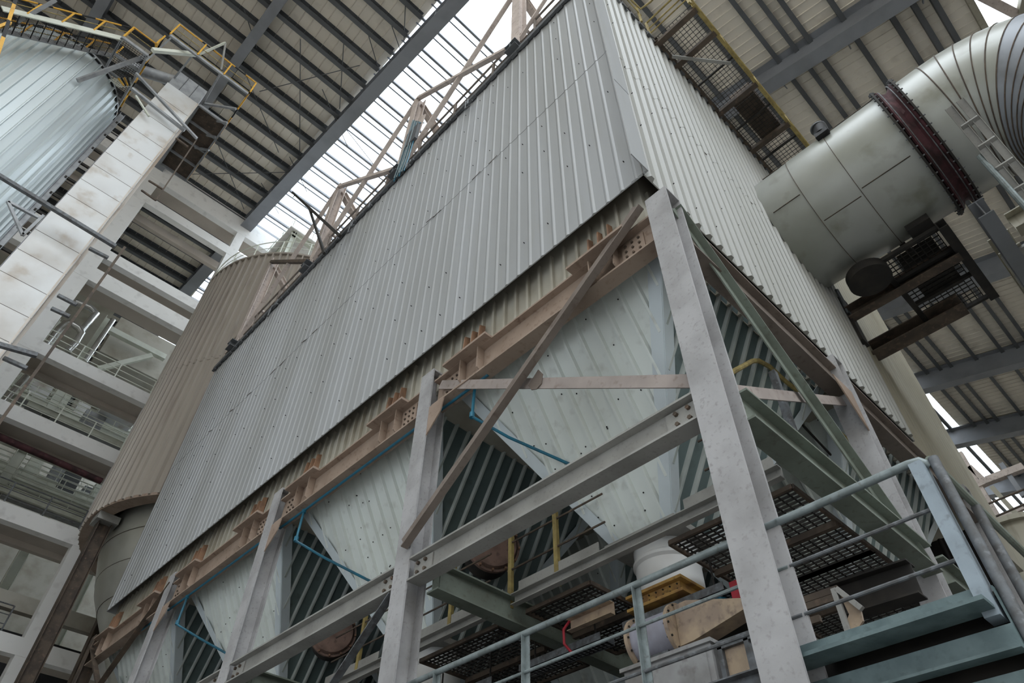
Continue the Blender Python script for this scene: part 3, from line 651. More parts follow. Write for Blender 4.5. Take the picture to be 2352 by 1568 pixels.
MB().tube([(RX+.02, .93, RT-.02), (RX+.8, .93, RT-.02), (RX+3.4, .93, RT-.02)], .034, 10).build('side_rail', 'green', t, True)
MB().tube([(RX+.9, .93, 2.6), (RX+.9, .93, RT-.05)], .04, 12).build('stair_post', 'darkgalv', t, True)
t = thing('stair_landing', 'blue green steel stair landing and treads in the lower right corner', 'stairs', (RX, 1.0, 3.9))
mb = MB(); mb.prof([(0, -.09), (.26, -.09), (.26, -.06), (.03, -.06), (.03, .09), (0, .09)], (RX-.02, 2.43, 3.83), (RX-.02, .98, 3.83)); mb.build('landing_channel', 'teal', t)
mb = MB(); mb.box((RX+.02, .95, 3.86), (RX+1.3, 2.25, 3.89)); mb.build('deck_plate', 'dark', t)
for k in range(1, 5):
    z = 3.83-.27*k; x = RX-.02+.02*k
    mb = MB(); mb.prof([(0, -.09), (.12, -.09), (.12, -.07), (.03, -.07), (.03, .09), (0, .09)], (x, 2.43, z), (x, .96-.02*k, z)); mb.build('tread', 'teal', t)
mb = MB(); mb.plate([(RX-.05, .95, 3.9), (RX+1.4, .95, 3.9), (RX+1.4, .95, 2.4), (RX+.15, .95, 2.4)], .012, (0, -1, 0)); mb.build('stringer', 'teal', t)
mb = MB(); mb.box((RX+.2, .97, 2.3), (RX+.23, 2.45, 3.86)); mb.build('shade_plate', 'dark', t)  # dark plate added behind the treads for the stair's shaded underside
mb = MB(); mb.box((RX, 2.45, 2.3), (RX+1.3, 2.47, 3.86)); mb.build('stringer', 'dark', t)
mb = MB(); mb.bar((RX-.03, 1.75, 3.4), (RX-.03, 1.3, 2.9), .05, .03); mb.build('tread_brace', 'teal', t)

# bent yellow rails and posts inside the end face
mb = MB(); mb.tube([OY(2.9, *q) for q in ((1655, 872), (1690, 850), (1728, 829), (1742, 828), (1768, 842), (1800, 872), (1850, 912))], .04, 8); mb.tube([OY(2.9, *q) for q in ((1850, 912), (1880, 945), (1990, 1050))], .03, 8)
solo('bent_rail', mb, 'oldyellow', 'yellow bent handrail under the end face, right of the near column', 'railing', smooth=True)
mb = MB(); mb.tube([OY(3.3, *q) for q in ((1700, 940), (1766, 901), (1800, 930), (1925, 1062))], .022, 8); solo('bent_rail', mb, 'dark', 'thin dark bent rail below the yellow bent handrail', 'railing', smooth=True)
mb = MB(); mb.bar(OY(2.7, 1775, 855), OY(2.7, 1850, 1075), .1, .1); solo('rail_post', mb, 'darkgalv', 'dark grey slanting post below the yellow bent handrail', 'post')
for k, (x, y) in enumerate(((1708, 905), (1738, 935))):
    p = OY(3.4, x, y); mb = MB(); mb.bar(p+V((0, 0, .4)), p-V((0, 0, .6)), .16, .03, up=(1, 0, 0)); solo('rust_strip', mb, 'rustbracket', ('left', 'right')[k]+' rusty upright strip behind the bent rails', 'strip', 'rusty strips')
mb = MB(); mb.ribbed((16.2, 2.7, 3.7), (0, 1, 0), (0, 0, 1), 20, 6.1, (-1, 0, 0), .3, .1, .04, .03); solo('shade_screen', mb, 'dark', 'added dark ribbed sheet standing in for the shade below the housing', 'panel')  # dark sheet added in place of the deep shade under the housing
# ------------------------------------------------------------------ big round duct on the end face
DC = V((12.1, 0, 16.4)); DR = 1.6
def ductring(y0, y1, r0, r1=None, n=56):
    mb = MB(); r1 = r1 or r0
    mb.tube([(DC.x, y0, DC.z), (DC.x, y1, DC.z)], [r0, r1], n); return mb
t = thing('round_duct', 'huge pale round duct leaving the end face toward the upper right, with an elbow', 'duct', (DC.x, 2.4, DC.z))
ductring(2.45, 1.55, DR).build('duct_section', 'duct', t, True)
ductring(1.56, .55, DR+.012).build('duct_section', 'duct', t, True)
ductring(.56, -.78, DR).build('duct_section', 'duct', t, True)
for y in (1.55, .55):
    mb = MB(); mb.tube([(DC.x, y, DC.z), (DC.x, y-.012, DC.z)], DR+.02, 56); mb.build('seam_band', 'brownsteel', t, True)
mb = MB()
for ang, y0, y1 in ((150, .5, -.7), (150, 2.2, 1.7), (205, 2.3, 1.6), (230, .5, -.6), (235, 1.5, .6)):
    a = R(ang); p = V((DC.x+(DR+.012)*math.cos(a), 0, DC.z+(DR+.012)*math.sin(a))); mb = MB(); mb.bar(p+V((0, y0, 0)), p+V((0, y1, 0)), .02, .012); mb.build('long_seam', 'brownsteel', t)
ys = -1.75
ductring(-1.22, ys, DR).build('duct_section', 'duct', t, True)
rc = 2.15; C0 = V((DC.x, ys, DC.z-rc)); nseg = 12
def ctr(a): return C0+V((0, -math.sin(a), math.cos(a)))*rc
for i in range(nseg):
    a0 = R(90*i/nseg); a1 = R(90*(i+1)/nseg)
    vs = []; fs = []; n = 48
    for a in (a0, a1):
        c = ctr(a); rad = (c-C0).normalized()
        for j in range(n):
            b = 2*math.pi*j/n; vs.append(c+rad*DR*math.cos(b)+V((1, 0, 0))*DR*math.sin(b))
    for j in range(n): fs.append((j, (j+1) % n, (j+1) % n+n, j+n))
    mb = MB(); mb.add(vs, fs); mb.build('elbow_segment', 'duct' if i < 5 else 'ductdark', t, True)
    mb = MB(); c = ctr(a0); rad = (c-C0).normalized()
    mb.tube([c+rad*(DR+.008)*math.cos(2*math.pi*j/n)+V((1, 0, 0))*(DR+.008)*math.sin(2*math.pi*j/n) for j in range(n+1)], .013, 6)
    mb.build('elbow_seam', 'brownsteel', t, True)
mb = MB(); mb.tube([(DC.x, ys-rc, C0.z), (DC.x, ys-rc, .0)], DR, 48); mb.build('down_pipe', 'duct', t, True)
# expansion joint
e = thing('expansion_joint', 'dark maroon fabric expansion joint with bolted flanges around the duct', 'expansion joint', (DC.x, -1, DC.z))
n = 64
mb = MB(); rr = random.Random(5); vs = []; fs = []
prof = [(-.80, .06), (-.84, .10), (-.90, .02), (-.97, -.05), (-1.03, -.05), (-1.1, .02), (-1.16, .10), (-1.2, .06)]
for i in range(n):
    a = 2*math.pi*i/n
    for y, d in prof:
        r = DR+d+rr.uniform(-.03, .03)*(-.88 > y > -1.12); vs.append((DC.x+r*math.cos(a), y, DC.z+r*math.sin(a)))
for i in range(n):
    for k in range(len(prof)-1): fs.append((i*8+k, ((i+1) % n)*8+k, ((i+1) % n)*8+k+1, i*8+k+1))
mb.add(vs, fs); mb.build('fabric_bellows', 'maroon', e, True)
for y in (-.76, -1.2):
    mb = MB(); mb.tube([(DC.x, y-.02, DC.z), (DC.x, y+.02, DC.z)], DR+.16, 64); f = mb.build('flange', 'dark', e, True)
    for i in range(46):
        a = 2*math.pi*i/46; p = V((DC.x+(DR+.12)*math.cos(a), y, DC.z+(DR+.12)*math.sin(a))); mb = MB(); mb.cyl(p-V((0, .06, 0)), p+V((0, .06, 0)), .018, 6); mb.build('flange_bolt', 'darkgalv', f)
for y in (-.88, -1.09):
    mb = MB(); mb.tube([(DC.x+(DR+.06)*math.cos(2*math.pi*j/48), y, DC.z+(DR+.06)*math.sin(2*math.pi*j/48)) for j in range(49)], .014, 6); mb.build('clamp_band', 'darkgalv', e, True)
# sensor box on the duct
d = V((-.93, 0, .36)).normalized(); p = V((DC.x, .52, DC.z))+d*DR
t = thing('sensor_box', 'small black round topped box fixed on top of the duct', 'sensor', p)
q = p+V((-.02, 0, .1)); mb = MB(); mb.tube([q, q+V((0, -.02, .30))], .17, 20); mb.build('housing', 'black', t, True)
mb = MB(); mb.tube([q+V((0, 0, .3)), q+V((0, 0, .34))], .19, 20); mb.build('lid', 'purlin', t, True)
mb = MB(); mb.box(q-V((.15, .15, .14)), q+V((.2, .15, .0))); mb.build('mount', 'black', t)
# cable ladder passing in front of the elbow
t = thing('cable_ladder', 'pale cable ladder crossing in front of the duct elbow', 'cable ladder', (9.6, -1.5, 14))
la, lb = V((9.75, -1.56, 14.25)), V((14.2, -2.25, 16.3-.1))
la = OY(-1.62, 2205, 230); dl = (OY(-1.62, 2362, 415)-la).normalized(); lb = la+dl*7
sd = V((0, 1, 0)); 
MB().ch(la, lb, .05, .13, up=(0, -1, 0)).build('side_rail', 'colshade', t)
MB().ch(la+V((0, .2, .0)), lb+V((0, .2, 0)), .05, .13, up=(0, -1, 0)).build('side_rail', 'colshade', t)
for k in range(14):
    p = la+dl*(.42+k*.48); MB().bar(p+V((0, -.04, -.06)), p+V((0, .24, -.06)), .12, .03).build('rung', 'colshade', t)
p = la+dl*.9; mb = MB(); mb.tube([p+V((.1, .3, -.1)), p+V((1.4, .25, -3.4))], .05, 10); solo('pipe_post', mb, 'galv', 'slim shiny post dropping from under the cable ladder', 'pipe')
# brackets and mesh platform on the end face
t1 = thing('bracket_beam', 'dark cantilever beam on the end face, upper one beside the round duct', 'bracket', (13.9, 2.45, 14.4), 'platform bracket beams')
mb = MB(); mb.ch((13.75, 2.4, 14.5), (13.75, -.25, 14.5), .26, .36, t=.03); mb.build('bracket_channel', 'brownsteel', t1)
mb = MB(); mb.box((13.6, 2.36, 13.6), (13.95, 2.46, 15.2)); mb.build('wall_plate', 'dark', t1)
t2 = thing('bracket_beam', 'dark cantilever beam reaching out below the mesh platform, lower of the two', 'bracket', (15.5, 2.62, 14.3), 'platform bracket beams')
mb = MB(); mb.ch((15.35, 2.58, 14.4), (15.35, .3, 14.4), .45, .36, t=.03); mb.build('bracket_channel', 'brownsteel', t2)
mb = MB(); mb.ch((12.6, -.2, 14.5), (15.5, -.2, 14.5), .2, .25, t=.03); solo('platform_beam', mb, 'dark', 'black edge beam at the outer end of the mesh platform', 'beam')
t = thing('mesh_platform', 'black mesh platform hanging beside the duct, machinery seen through it', 'platform', (13.4, .3, 14.6))
mb = MB()
for k in range(21): mb.box((12.7+k*.14, -.15, 14.62), (12.72+k*.14, 1.15, 14.64))
for k in range(10): mb.box((12.7, -.15+k*.14, 14.62), (15.5, -.13+k*.14, 14.64))
mb.build('mesh_floor', 'dark', t)
mb = MB()
for x in (12.66, 13.5, 14.5, 15.48): mb.box((x, -.2, 14.52), (x+.08, 1.2, 14.62))
mb.box((12.66, 1.1, 14.5), (15.5, 1.22, 14.64)); mb.build('platform_frame', 'dark', t)
t = thing('damper_actuator', 'black damper drive box standing on the mesh platform', 'machine', (14.3, .3, 14.65))
mb = MB(); mb.box((13.75, .0, 14.65), (14.75, .85, 15.5)); mb.build('drive_box', 'dark', t)
mb = MB(); mb.tube([(13.7, .5, 15.2), (13.2, .6, 15.5), (12.8, .8, 15.5)], .07, 10); mb.build('drive_arm', 'dark', t, True)
mb = MB(); mb.box((12.4, -.2, 14.65), (12.9, .3, 15.1)); mb.build('gear_box', 'dark', t)
t = thing('damper_drum', 'round black drum under the duct beside the end face', 'drum', (12.75, 1.6, 14.5))
mb = MB(); mb.tube([(12.85, 1.5, 14.35), (12.85, 1.5, 14.6)], .48, 32); mb.build('drum_body', 'dark', t, True)
t = thing('wall_pipe', 'pair of slim dark pipes standing on the end face edge beside the black drum', 'pipe', (13.55, 2.36, 14))
mb = MB(); mb.tube([(13.55, 2.38, 14.5), (13.55, 2.38, 15.4)], .03); mb.tube([(13.68, 2.38, 14.4), (13.68, 2.38, 15.5)], .04); mb.build('pipe_run', 'darkgalv', t, True)
# duct saddle support, I beam under the expansion joint
mb = MB(); mb.ib((12.6, -1.05, 14.3), (16.5, -1.05, 14.3), .3, .5); solo('saddle_beam', mb, 'rafter', 'grey I beam just below the expansion joint', 'beam')
# crane girder / steelwork at the right edge
t = thing('support_frame', 'yellowed stepped steel frame at the right edge, below the duct', 'frame', (20, -1.5, 14))
fa = OY(-1.4, 2140, 500); fb = OY(-1.4, 2352, 745)
a0, a1 = OX(21, 2225, 505), OX(21, 2352, 660)
mb = MB(); mb.ib((15.8, -1.2, 16.1), (24, -1.2, 16.1), .5, .6); mb.build('frame_beam', 'clad_old', t)
mb = MB(); mb.ib((16.0, -1.6, 16.6), (16.0, -6, 16.6), .4, .6); mb.build('frame_beam', 'clad_old', t)
mb = MB(); mb.ib((17.0, -2.3, 17.5), (25, -2.3, 17.5), .4, .5); mb.build('frame_beam', 'clad_old', t)
for k in range(9):
    mb = MB(); mb.box((15.9+k*.9, -1.6, 15.72), (16.35+k*.9, -.95, 15.8)); mb.build('clamp_plate', 'colshade', t)
mb = MB(); mb.tube([(15.9, -1.75, 16.0), (24, -1.75, 16.0)], .04); mb.build('conduit', 'darkgalv', t, True)
t = thing('trolley_motor', 'dark drum shaped motor on the stepped frame at the right edge', 'motor', (17.2, -1.75, 16.6))
mb = MB(); mb.tube([(16.9, -1.75, 16.35), (17.4, -1.75, 16.35)], .16, 16); mb.build('motor_body', 'dark', t, True)
mb = MB(); mb.box((17.5, -1.85, 16.15), (17.75, -1.65, 16.4)); mb.build('gear_box', 'dark', t)
# catwalk along the top of the end face
t = thing('catwalk', 'mesh floored catwalk along the top of the end face, seen from below', 'catwalk', (8.2, 1.9, 20.9))
mb = MB()
for k in range(60): mb.box((7.4+k*.12, 1.2, 20.9), (7.412+k*.12, 2.4, 20.915))
for k in range(11): mb.box((7.4, 1.2+k*.12, 20.9), (14.3, 1.212+k*.12, 20.915))
mb.build('mesh_floor', 'dark', t)
for y in (1.2, 2.42): MB().ch((7.4, y, 20.85), (14.4, y, 20.85), .08, .2).build('edge_channel', 'brownsteel' if y > 2 else 'oldyellow', t)
for x in (7.45, 8.3, 10.3, 12.0, 13.2): MB().ch((x, 1.15, 20.78), (x, 2.5, 20.78), .16, .14).build('cross_channel', 'brownsteel', t)
for x in (9.3, 11.2, 12.6): MB().bar((x, 1.2, 20.84), (x, 2.4, 20.84), .05, .06).build('cross_channel', 'dark', t)
mb = MB(); mb.box((10.6, 1.35, 21.0), (12.3, 2.0, 21.6)); solo('duct_box', mb, 'brownsteel', 'brown box standing on the catwalk mesh', 'box')
mb = MB(); mb.plate([(8.0, 2.3, 20.7), (9.3, 1.3, 20.7), (9.36, 1.36, 20.7), (8.06, 2.36, 20.7)], .05, (0, 0, -1)); solo('brace_bar', mb, 'colshade', 'pale diagonal bar below the catwalk mesh', 'bar')
guardrail('guardrail', 'old yellow guardrail along the outer edge of the catwalk', [(7.4, 1.18, 20.95), (14.3, 1.18, 20.95)], 1.15, 'oldyellow', rails=(1, .55), step=1.7, r=.03)
guardrail('guardrail', 'old yellow rail closing the left end of the catwalk', [(7.35, 1.2, 20.95), (7.35, 2.45, 20.95)], 1.15, 'oldyellow', rails=(1, .6, .3), step=1.2, r=.03)
t = thing('guardrail', 'yellow bent guardrail at the top corner of the end face', 'railing', (5.4, 2.3, 20.95))
MB().tube([(5.1, 2.35, 22.1), (6.6, 2.35, 22.1), (6.9, 2.3, 22.0), (6.95, 2.0, 22.0), (6.95, 1.3, 22.05), (7.4, 1.2, 22.05)], .03, 8).build('top_rail', 'oldyellow', t, True)
MB().tube([(5.1, 2.35, 21.55), (6.9, 2.35, 21.55)], .02, 8).build('mid_rail', 'oldyellow', t, True)
for x in (5.15, 6.8): MB().bar((x, 2.36, 20.9), (x, 2.36, 22.08), .05, .05).build('post', 'oldyellow', t)
# ------------------------------------------------------------------ steelwork on top of the housing
TZ = 20.98
FY = [5.3, 10.66, 15.85, 21.2]
FL = ['pale frame post on the housing top, nearest, cut by the top photo edge', 'pale frame post on the housing top beside the teal pipe bundle', 'pale frame post on the housing top beside the dark jib arm', 'pale frame post on the housing top, farthest, before the ribbed silo']
for k, y in enumerate(FY):
    t = thing('frame_post', FL[k], 'post', (5.08, y, TZ), 'frame posts on the housing top')
    MB().ib((5.08, y, TZ+.25), (5.08, y, 26.75), .34, .32, up=(1, 0, 0), t=.03).build('shaft', 'pink', t)
    MB().ib((4.72, y, TZ+.1), (6.2, y, TZ+.1), .42, .34, t=.03).build('base_beam', 'purlin', t)
    MB().ib((5.2, y, 26.4), (8.6, y, 23.0), .24, .26, t=.02).build('raking_strut', 'pink', t)
    MB().bar((5.2, y, 23.6), (7.9, y, 23.5), .1, .1).build('tie', 'pink', t)
XB = ['nearest bay', 'middle bay', 'far bay']
for k in range(3):
    ya, yb = FY[k], FY[k+1]
    for p, q, w in (((4.98, ya+.1, 26.5), (4.98, yb-.1, TZ+.5), 'falling away from the camera'), ((4.94, ya+.1, TZ+.6), (4.94, yb-.1, 26.5), 'rising away from the camera')):
        mb = MB(); mb.bar(p, q, .15, .13); solo('cross_brace', mb, 'brownsteel' if k == 2 and w[0] == 'r' else 'pink', 'thin cross brace on the housing top, %s, %s' % (XB[k], w), 'brace', 'cross braces on the housing top')
mb = MB(); mb.bar((4.98, 0.2, 26.4), (4.98, 5.2, TZ+.7), .1, .1); solo('cross_brace', mb, 'pink', 'thin brace in front of the nearest frame post, at the top edge of the photo', 'brace', 'cross braces on the housing top')
py = [4.6-1.72+1.72*k for k in range(12)]
guardrail('guardrail', 'long pale guardrail along the top edge of the housing', [(5.03, 2.6, TZ), (5.03, 22.4, TZ)], 1.2, 'dusty', posts=[(5.03, y, TZ) for y in py if y < 22.5], rails=(1, .52, .12), r=.036)
mb = MB(); mb.box((5.05, 2.55, 20.9), (6.1, 22.5, TZ-.01)); solo('walkway_deck', mb, 'purlin', 'narrow walkway deck on the top edge of the housing', 'walkway')
# hooks at the top edge
for k, (px, py_) in enumerate([(1072, 258), (1066, 272), (1020, 315), (935, 405), (925, 425), (838, 510), (797, 555), (789, 570), (760, 590), (617, 745), (602, 762)]):
    p = OX(4.9, px, py_); lg = (.55, .75, .3, .35, .5, .5, .6, .85, .35, .5, .8)[k]
    mb = MB(); mb.tube([(5.0, p.y, 20.95), (4.88, p.y, 20.9), (4.86, p.y-.05, 20.9-lg*.8), (4.84, p.y-.28, 20.9-lg)], .03, 6)
    solo('edge_hook', mb, 'darkgalv', 'small bent hook over the housing top edge, %s from the near end' % (NTH[k] if k < 10 else 'eleventh') , 'hook', 'hooks on the housing edge')
# teal pipe bundle on the second post
t = thing('pipe_bundle', 'bundle of thin teal pipes climbing the second frame post', 'pipe', (4.9, 10.5, TZ))
for i in range(7):
    x = 4.86-.03*(i % 3); y = 10.0+.085*i
    MB().tube([(x, y+.1, 20.5), (x, y, 21.2), (x, y-.1-.02*i, 23.4+.12*i), (x+.2, y-.1, 23.7+.12*i)], .022, 6).build('thin_pipe', 'blue' if i % 3 == 0 else 'teal', t, True)
mb = MB(); mb.box((4.8, 9.8, 22.2), (4.9, 10.4, 23.2)); mb.build('junction_box', 'purlin', t)
mb = MB(); mb.plate([(4.95, 10.4, 21.9), (4.95, 10.0, 22.3), (4.95, 9.75, 24.0), (4.95, 10.15, 24.3)], .04, (1, 0, 0)); mb.build('backing_plate', 'pink', t)
# boom arm
t = thing('boom_arm', 'dark jib arm with a ring at its tip against the skylight', 'jib', (5.2, 15.2, TZ))
ta, tb = OX(4.6, 672, 442), OX(4.6, 781, 542)
MB().bar(ta, tb, .09, .11).build('arm', 'dark', t)
tc, td = OX(4.6, 711, 480), OX(4.6, 745, 582)
MB().bar(tc, td, .07, .09).build('prop', 'dark', t)
pr = lerp(ta, tb, .07)-V((0, 0, .16)); MB().tube([pr+V((0, .09*math.cos(a), .09*math.sin(a))) for a in [i*math.pi/6 for i in range(13)]], .014, 6).build('ring', 'dark', t, True)
# small hand wheels, hoops and valves far along the housing top
for k, (y, h, lb) in enumerate([(17.6, 1.9, 'thin hooped ladder top nearest on the housing roof'), (19.2, 2.3, 'thin hooped ladder top, middle of three on the housing roof'), (20.2, 2.0, 'thin hooped ladder top, farthest on the housing roof'), (13.6, 1.7, 'thin hooped ladder top beside the boom arm post')]):
    t = thing('ladder_hoop', lb, 'ladder', (5.6, y, TZ), 'hooped ladders on the housing top')
    MB().tube([(5.6, y, TZ), (5.6, y, TZ+h)]+[(5.6, y-.35+.35*math.cos(a), TZ+h+.35*math.sin(a)) for a in [i*math.pi/8 for i in range(1, 9)]]+[(5.6, y-.7, TZ)], .02, 6).build('hoop_rail', 'colshade', t, True)
    mb = MB()
    for i in range(5): mb.bar((5.6, y, TZ+.3+i*.3), (5.6, y-.7, TZ+.3+i*.3), .02, .02)
    mb.build('rung', 'colshade', t)
# ------------------------------------------------------------------ ribbed silo behind the housing
SC = V((9.9, 28.4, 0)); SR = 5.6
t = thing('ribbed_silo', 'tall brownish ribbed silo standing behind the left end of the housing', 'silo', (SC.x, SC.y, 0))
def ribbed_shell(c, r, z0, z1, n, rw, dep, th=.02):
    mb = MB(); pts = []
    for i in range(n):
        a = 2*math.pi*i/n; w = 2*math.pi/n
        for f, d in ((0, 0), (1-rw, 0), (1-rw*.72, dep), (1-rw*.28, dep)): pts.append((a+w*f, r+d))
    k = len(pts); vs = []
    for z in (z0, z1): vs += [(c.x+rr*math.cos(a), c.y+rr*math.sin(a), z) for a, rr in pts]
    for z in (z0, z1): vs += [(c.x+(r-th)*math.cos(a), c.y+(r-th)*math.sin(a), z) for a, rr in pts]
    fs = []
    for i in range(k):
        j = (i+1) % k
        fs += [(i, j, j+k, i+k), (2*k+i, 3*k+i, 3*k+j, 2*k+j), (i, 2*k+i, 2*k+j, j), (k+i, k+j, 3*k+j, 3*k+i)]
    return mb.add(vs, fs)
zb, zt = 16.3, 31.2
ribbed_shell(SC, SR, zb, 23.6, 92, .38, .13).build('cladding', 'silo', t)
ribbed_shell(SC, SR+.02, 23.55, zt, 92, .38, .13).build('cladding', 'silo', t)
MB().ring((SC.x, SC.y, zb-.05), SR-.42, SR+.07, .12, 72).build('bottom_ring', 'tan', t, True)
MB().ring((SC.x, SC.y, zt), SR-.4, SR+.16, .12, 72).build('top_ring', 'silo', t, True)
MB().lathe((SC.x, SC.y, 0), [(SR-.9, zb+.6), (SR-.9, 15.6), (4.25, 14.2), (3.85, 13.5), (2.6, 11.4), (.6, 8.0)], 72).build('cone', 'cone', t, True)
mb = MB()
for z, r in ((15.6, SR-.89), (14.55, 4.36), (13.5, 3.86), (12.4, 3.22)): mb.ring((SC.x, SC.y, z), r, r+.012, .02, 72)
mb.build('cone_seam', 'brownsteel', t)
MB().lathe((SC.x, SC.y, 0), [(SR, zt+.1), (3, zt+.6), (.01, zt+1.0)], 72).build('roof', 'silo', t, True)
t2 = thing('guardrail', 'curved guardrail round the top of the brownish ribbed silo', 'railing', (SC.x, SC.y, zt+.12))
pa = [R(a) for a in range(150, 331, 5)]
for f, nm in ((1.1, 'top_rail'), (.55, 'mid_rail')): MB().tube([(SC.x+(SR+.05)*math.cos(a), SC.y+(SR+.05)*math.sin(a), zt+.12+f) for a in pa], .03 if f > 1 else .02, 6).build(nm, 'whitesteel', t2, True)
for a in pa[::3]: MB().bar((SC.x+(SR+.05)*math.cos(a), SC.y+(SR+.05)*math.sin(a), zt+.1), (SC.x+(SR+.05)*math.cos(a), SC.y+(SR+.05)*math.sin(a), zt+1.22), .05, .05).build('post', 'whitesteel', t2)
LG = ['nearest brown leg under the ribbed silo ring, at the lower left', 'second leg of the ribbed silo behind the far housing corner', 'hidden leg of the ribbed silo behind the housing end', 'rear leg of the ribbed silo']
for k, a in enumerate((186, 250, 310, 120)):
    p = V((SC.x+(SR-.4)*math.cos(R(a)), SC.y+(SR-.4)*math.sin(R(a)), 0))
    t = thing('support_column', LG[k], 'column', p, 'legs of the ribbed silo')
    MB().ib(p, p+V((0, 0, zb-.35)), .5, .5, t=.03).build('shaft', 'brownsteel', t)
    mb = MB(); mb.box(p+V((-.4, -.4, zb-.35)), p+V((.4, .4, zb-.05))); mb.build('bearing_block', 'colshade', t)
# penthouse frame seen over the silo top
t = thing('head_house', 'pale steel head house with deck above the ribbed silo, against the skylight', 'frame', (9, 30, zt+1))
for x, y in ((7.0, 27.5), (10.5, 27.5), (7.0, 31.5), (10.5, 31.5)): MB().ib((x, y, zt+.2), (x, y, zt+6.2), .3, .3).build('post', 'whitesteel', t)
for z in (zt+3.2, zt+6.2):
    MB().ib((6.8, 27.5, z), (10.8, 27.5, z), .25, .35).build('beam', 'whitesteel', t); MB().ib((7.0, 27.3, z), (7.0, 31.7, z), .25, .35).build('beam', 'whitesteel', t)
mb = MB(); mb.box((6.6, 27.2, zt+6.4), (11, 32, zt+6.5)); mb.build('deck', 'concrete', t)
MB().bar((7, 27.5, zt+.4), (10.5, 27.5, zt+3.1), .12, .12).build('brace', 'whitesteel', t)
guardrail('guardrail', 'pale guardrail round the head house deck over the ribbed silo', [(6.7, 31.8, zt+6.5), (6.7, 27.3, zt+6.5), (10.9, 27.3, zt+6.5)], 1.1, 'whitesteel', rails=(1, .55), step=1.4)

# ------------------------------------------------------------------ tall silver silo at the upper left
LC = V((-6.0, 23.2, 0)); LR = 2.45; LZ = 31.3
t = thing('silver_silo', 'tall silver silo with vertical ribs in the upper left corner', 'silo', (LC.x, LC.y, 0))
ribbed_shell(LC, LR, .5, 21.6, 46, .24, .085).build('cladding', 'alu', t)
ribbed_shell(LC, LR+.012, 21.55, LZ, 46, .24, .085).build('cladding', 'alu', t)
MB().ring((LC.x, LC.y, LZ), LR-.3, LR+.09, .1, 64).build('top_ring', 'greybar', t, True)
mb = MB()
for i in range(46): mb.ring((LC.x, LC.y, LZ-.05), LR, LR+.1, .04, 3, i*360/46, i*360/46+5)
mb.build('rim_notch', 'black', t)
MB().lathe((LC.x, LC.y, 0), [(LR, LZ+.05), (1.2, LZ+.5), (.01, LZ+.7)], 48).build('roof', 'greybar', t, True)
MB().lathe((LC.x, LC.y, 0), [(0, .4), (LR-.03, .45), (LR-.03, LZ)], 48).build('inner_shell', 'greybar', t, True)
# stair climbing to the platform
t = thing('silo_stair', 'open mesh stair climbing across the top of the silver silo', 'stairs', (-7.5, 20, 28.7))
sa, sb = V((-7.9, 20.42, 28.45)), V((-4.74, 20.42, 31.6)); off = V((0, -1.0, 0))
MB().bar(sa, sb, .05, .24).build('stringer', 'greybar', t); MB().bar(sa+off, sb+off, .05, .26).build('stringer', 'whitesteel', t)
for k in range(14):
    p = lerp(sa, sb, (k+.5)/14)
    mb = MB()
    for i in range(8): mb.box((p.x-.14+i*.04, p.y-.97, p.z), (p.x-.132+i*.04, p.y-.03, p.z+.012))
    for i in range(20): mb.box((p.x-.14, p.y-.97+i*.048, p.z), (p.x+.14, p.y-.962+i*.048, p.z+.012))
    mb.box((p.x+.125, p.y-.97, p.z-.05), (p.x+.145, p.y-.03, p.z+.02)); mb.build('tread', 'black' if k % 1 == 0 else 'dark', t)
def stripe_rail(name, label, path, h, posts_n, rails=(1, .55), lean=V((0, 0, 0))):
    """yellow and black banded rail"""
    path = [V(p) for p in path]
    t = thing(name, label, 'railing', path[0], 'yellow and black railings at the upper left')
    U = V((0, 0, h))+lean
    for ri, f in enumerate(rails):
        k = 0
        for a, b in zip(path[:-1], path[1:]):
            n = max(1, round((b-a).length/.55))
            for i in range(n):
                MB().tube([lerp(a, b, i/n)+U*f, lerp(a, b, (i+1)/n)+U*f], .035 if ri == 0 else .018, 8).build('top_rail' if ri == 0 else 'mid_rail', ('yellow' if k % 3 != 2 else 'black') if ri == 0 else 'oldyellow', t, True); k += 1
    for a, b in zip(path[:-1], path[1:]):
        n = max(1, round((b-a).length/1.1))
        for i in range(n+1): p = lerp(a, b, i/n); MB().bar(p, p+U, .06, .06).build('post', 'yellow', t)
    return t
stripe_rail('stair_rail', 'yellow and black rail on the outer side of the silo stair', [(-8.2, 19.42, 28.2), (-4.74, 19.42, 31.7)], 1.1, 4)
stripe_rail('stair_rail', 'yellow and black rail on the silo side of the stair', [(-8.2, 20.5, 28.2), (-4.74, 20.5, 31.7)], 1.1, 4)
# landing at the stair top
PZ = 31.6
def mesh_deck(x0, x1, y0, y1, z, label, m='dark', fr='greybar', p=.1, solid=False):
    t = thing('platform', label, 'platform', (x0, y0, z), 'platforms at the upper left')
    mb = MB()
    if solid: mb.box((x0, y0, z-.01), (x1, y1, z+.01))
    else:
        for i in range(int((x1-x0)/p)+1): mb.box((x0+i*p, y0, z), (x0+i*p+.012, y1, z+.02))
        for i in range(int((y1-y0)/p)+1): mb.box((x0, y0+i*p, z), (x1, y0+i*p+.012, z+.02))
    mb.build('deck', m, t)
    mb = MB()
    for y in (y0, y1): mb.box((x0, y-.04, z-.16), (x1, y+.04, z))
    for x in (x0, x1): mb.box((x-.04, y0, z-.16), (x+.04, y1, z))
    mb.build('edge_frame', fr, t)
    mb = MB(); n = max(1, round((y1-y0)/1.0))
    for i in range(1, n): y = y0+i*(y1-y0)/n; mb = MB(); mb.box((x0, y-.04, z-.12), (x1, y+.04, z)); mb.build('cross_member', fr, t)
    return t
mesh_deck(-4.74, -3.63, 19.3, 24.0, PZ, 'mesh landing at the top of the silo stair')
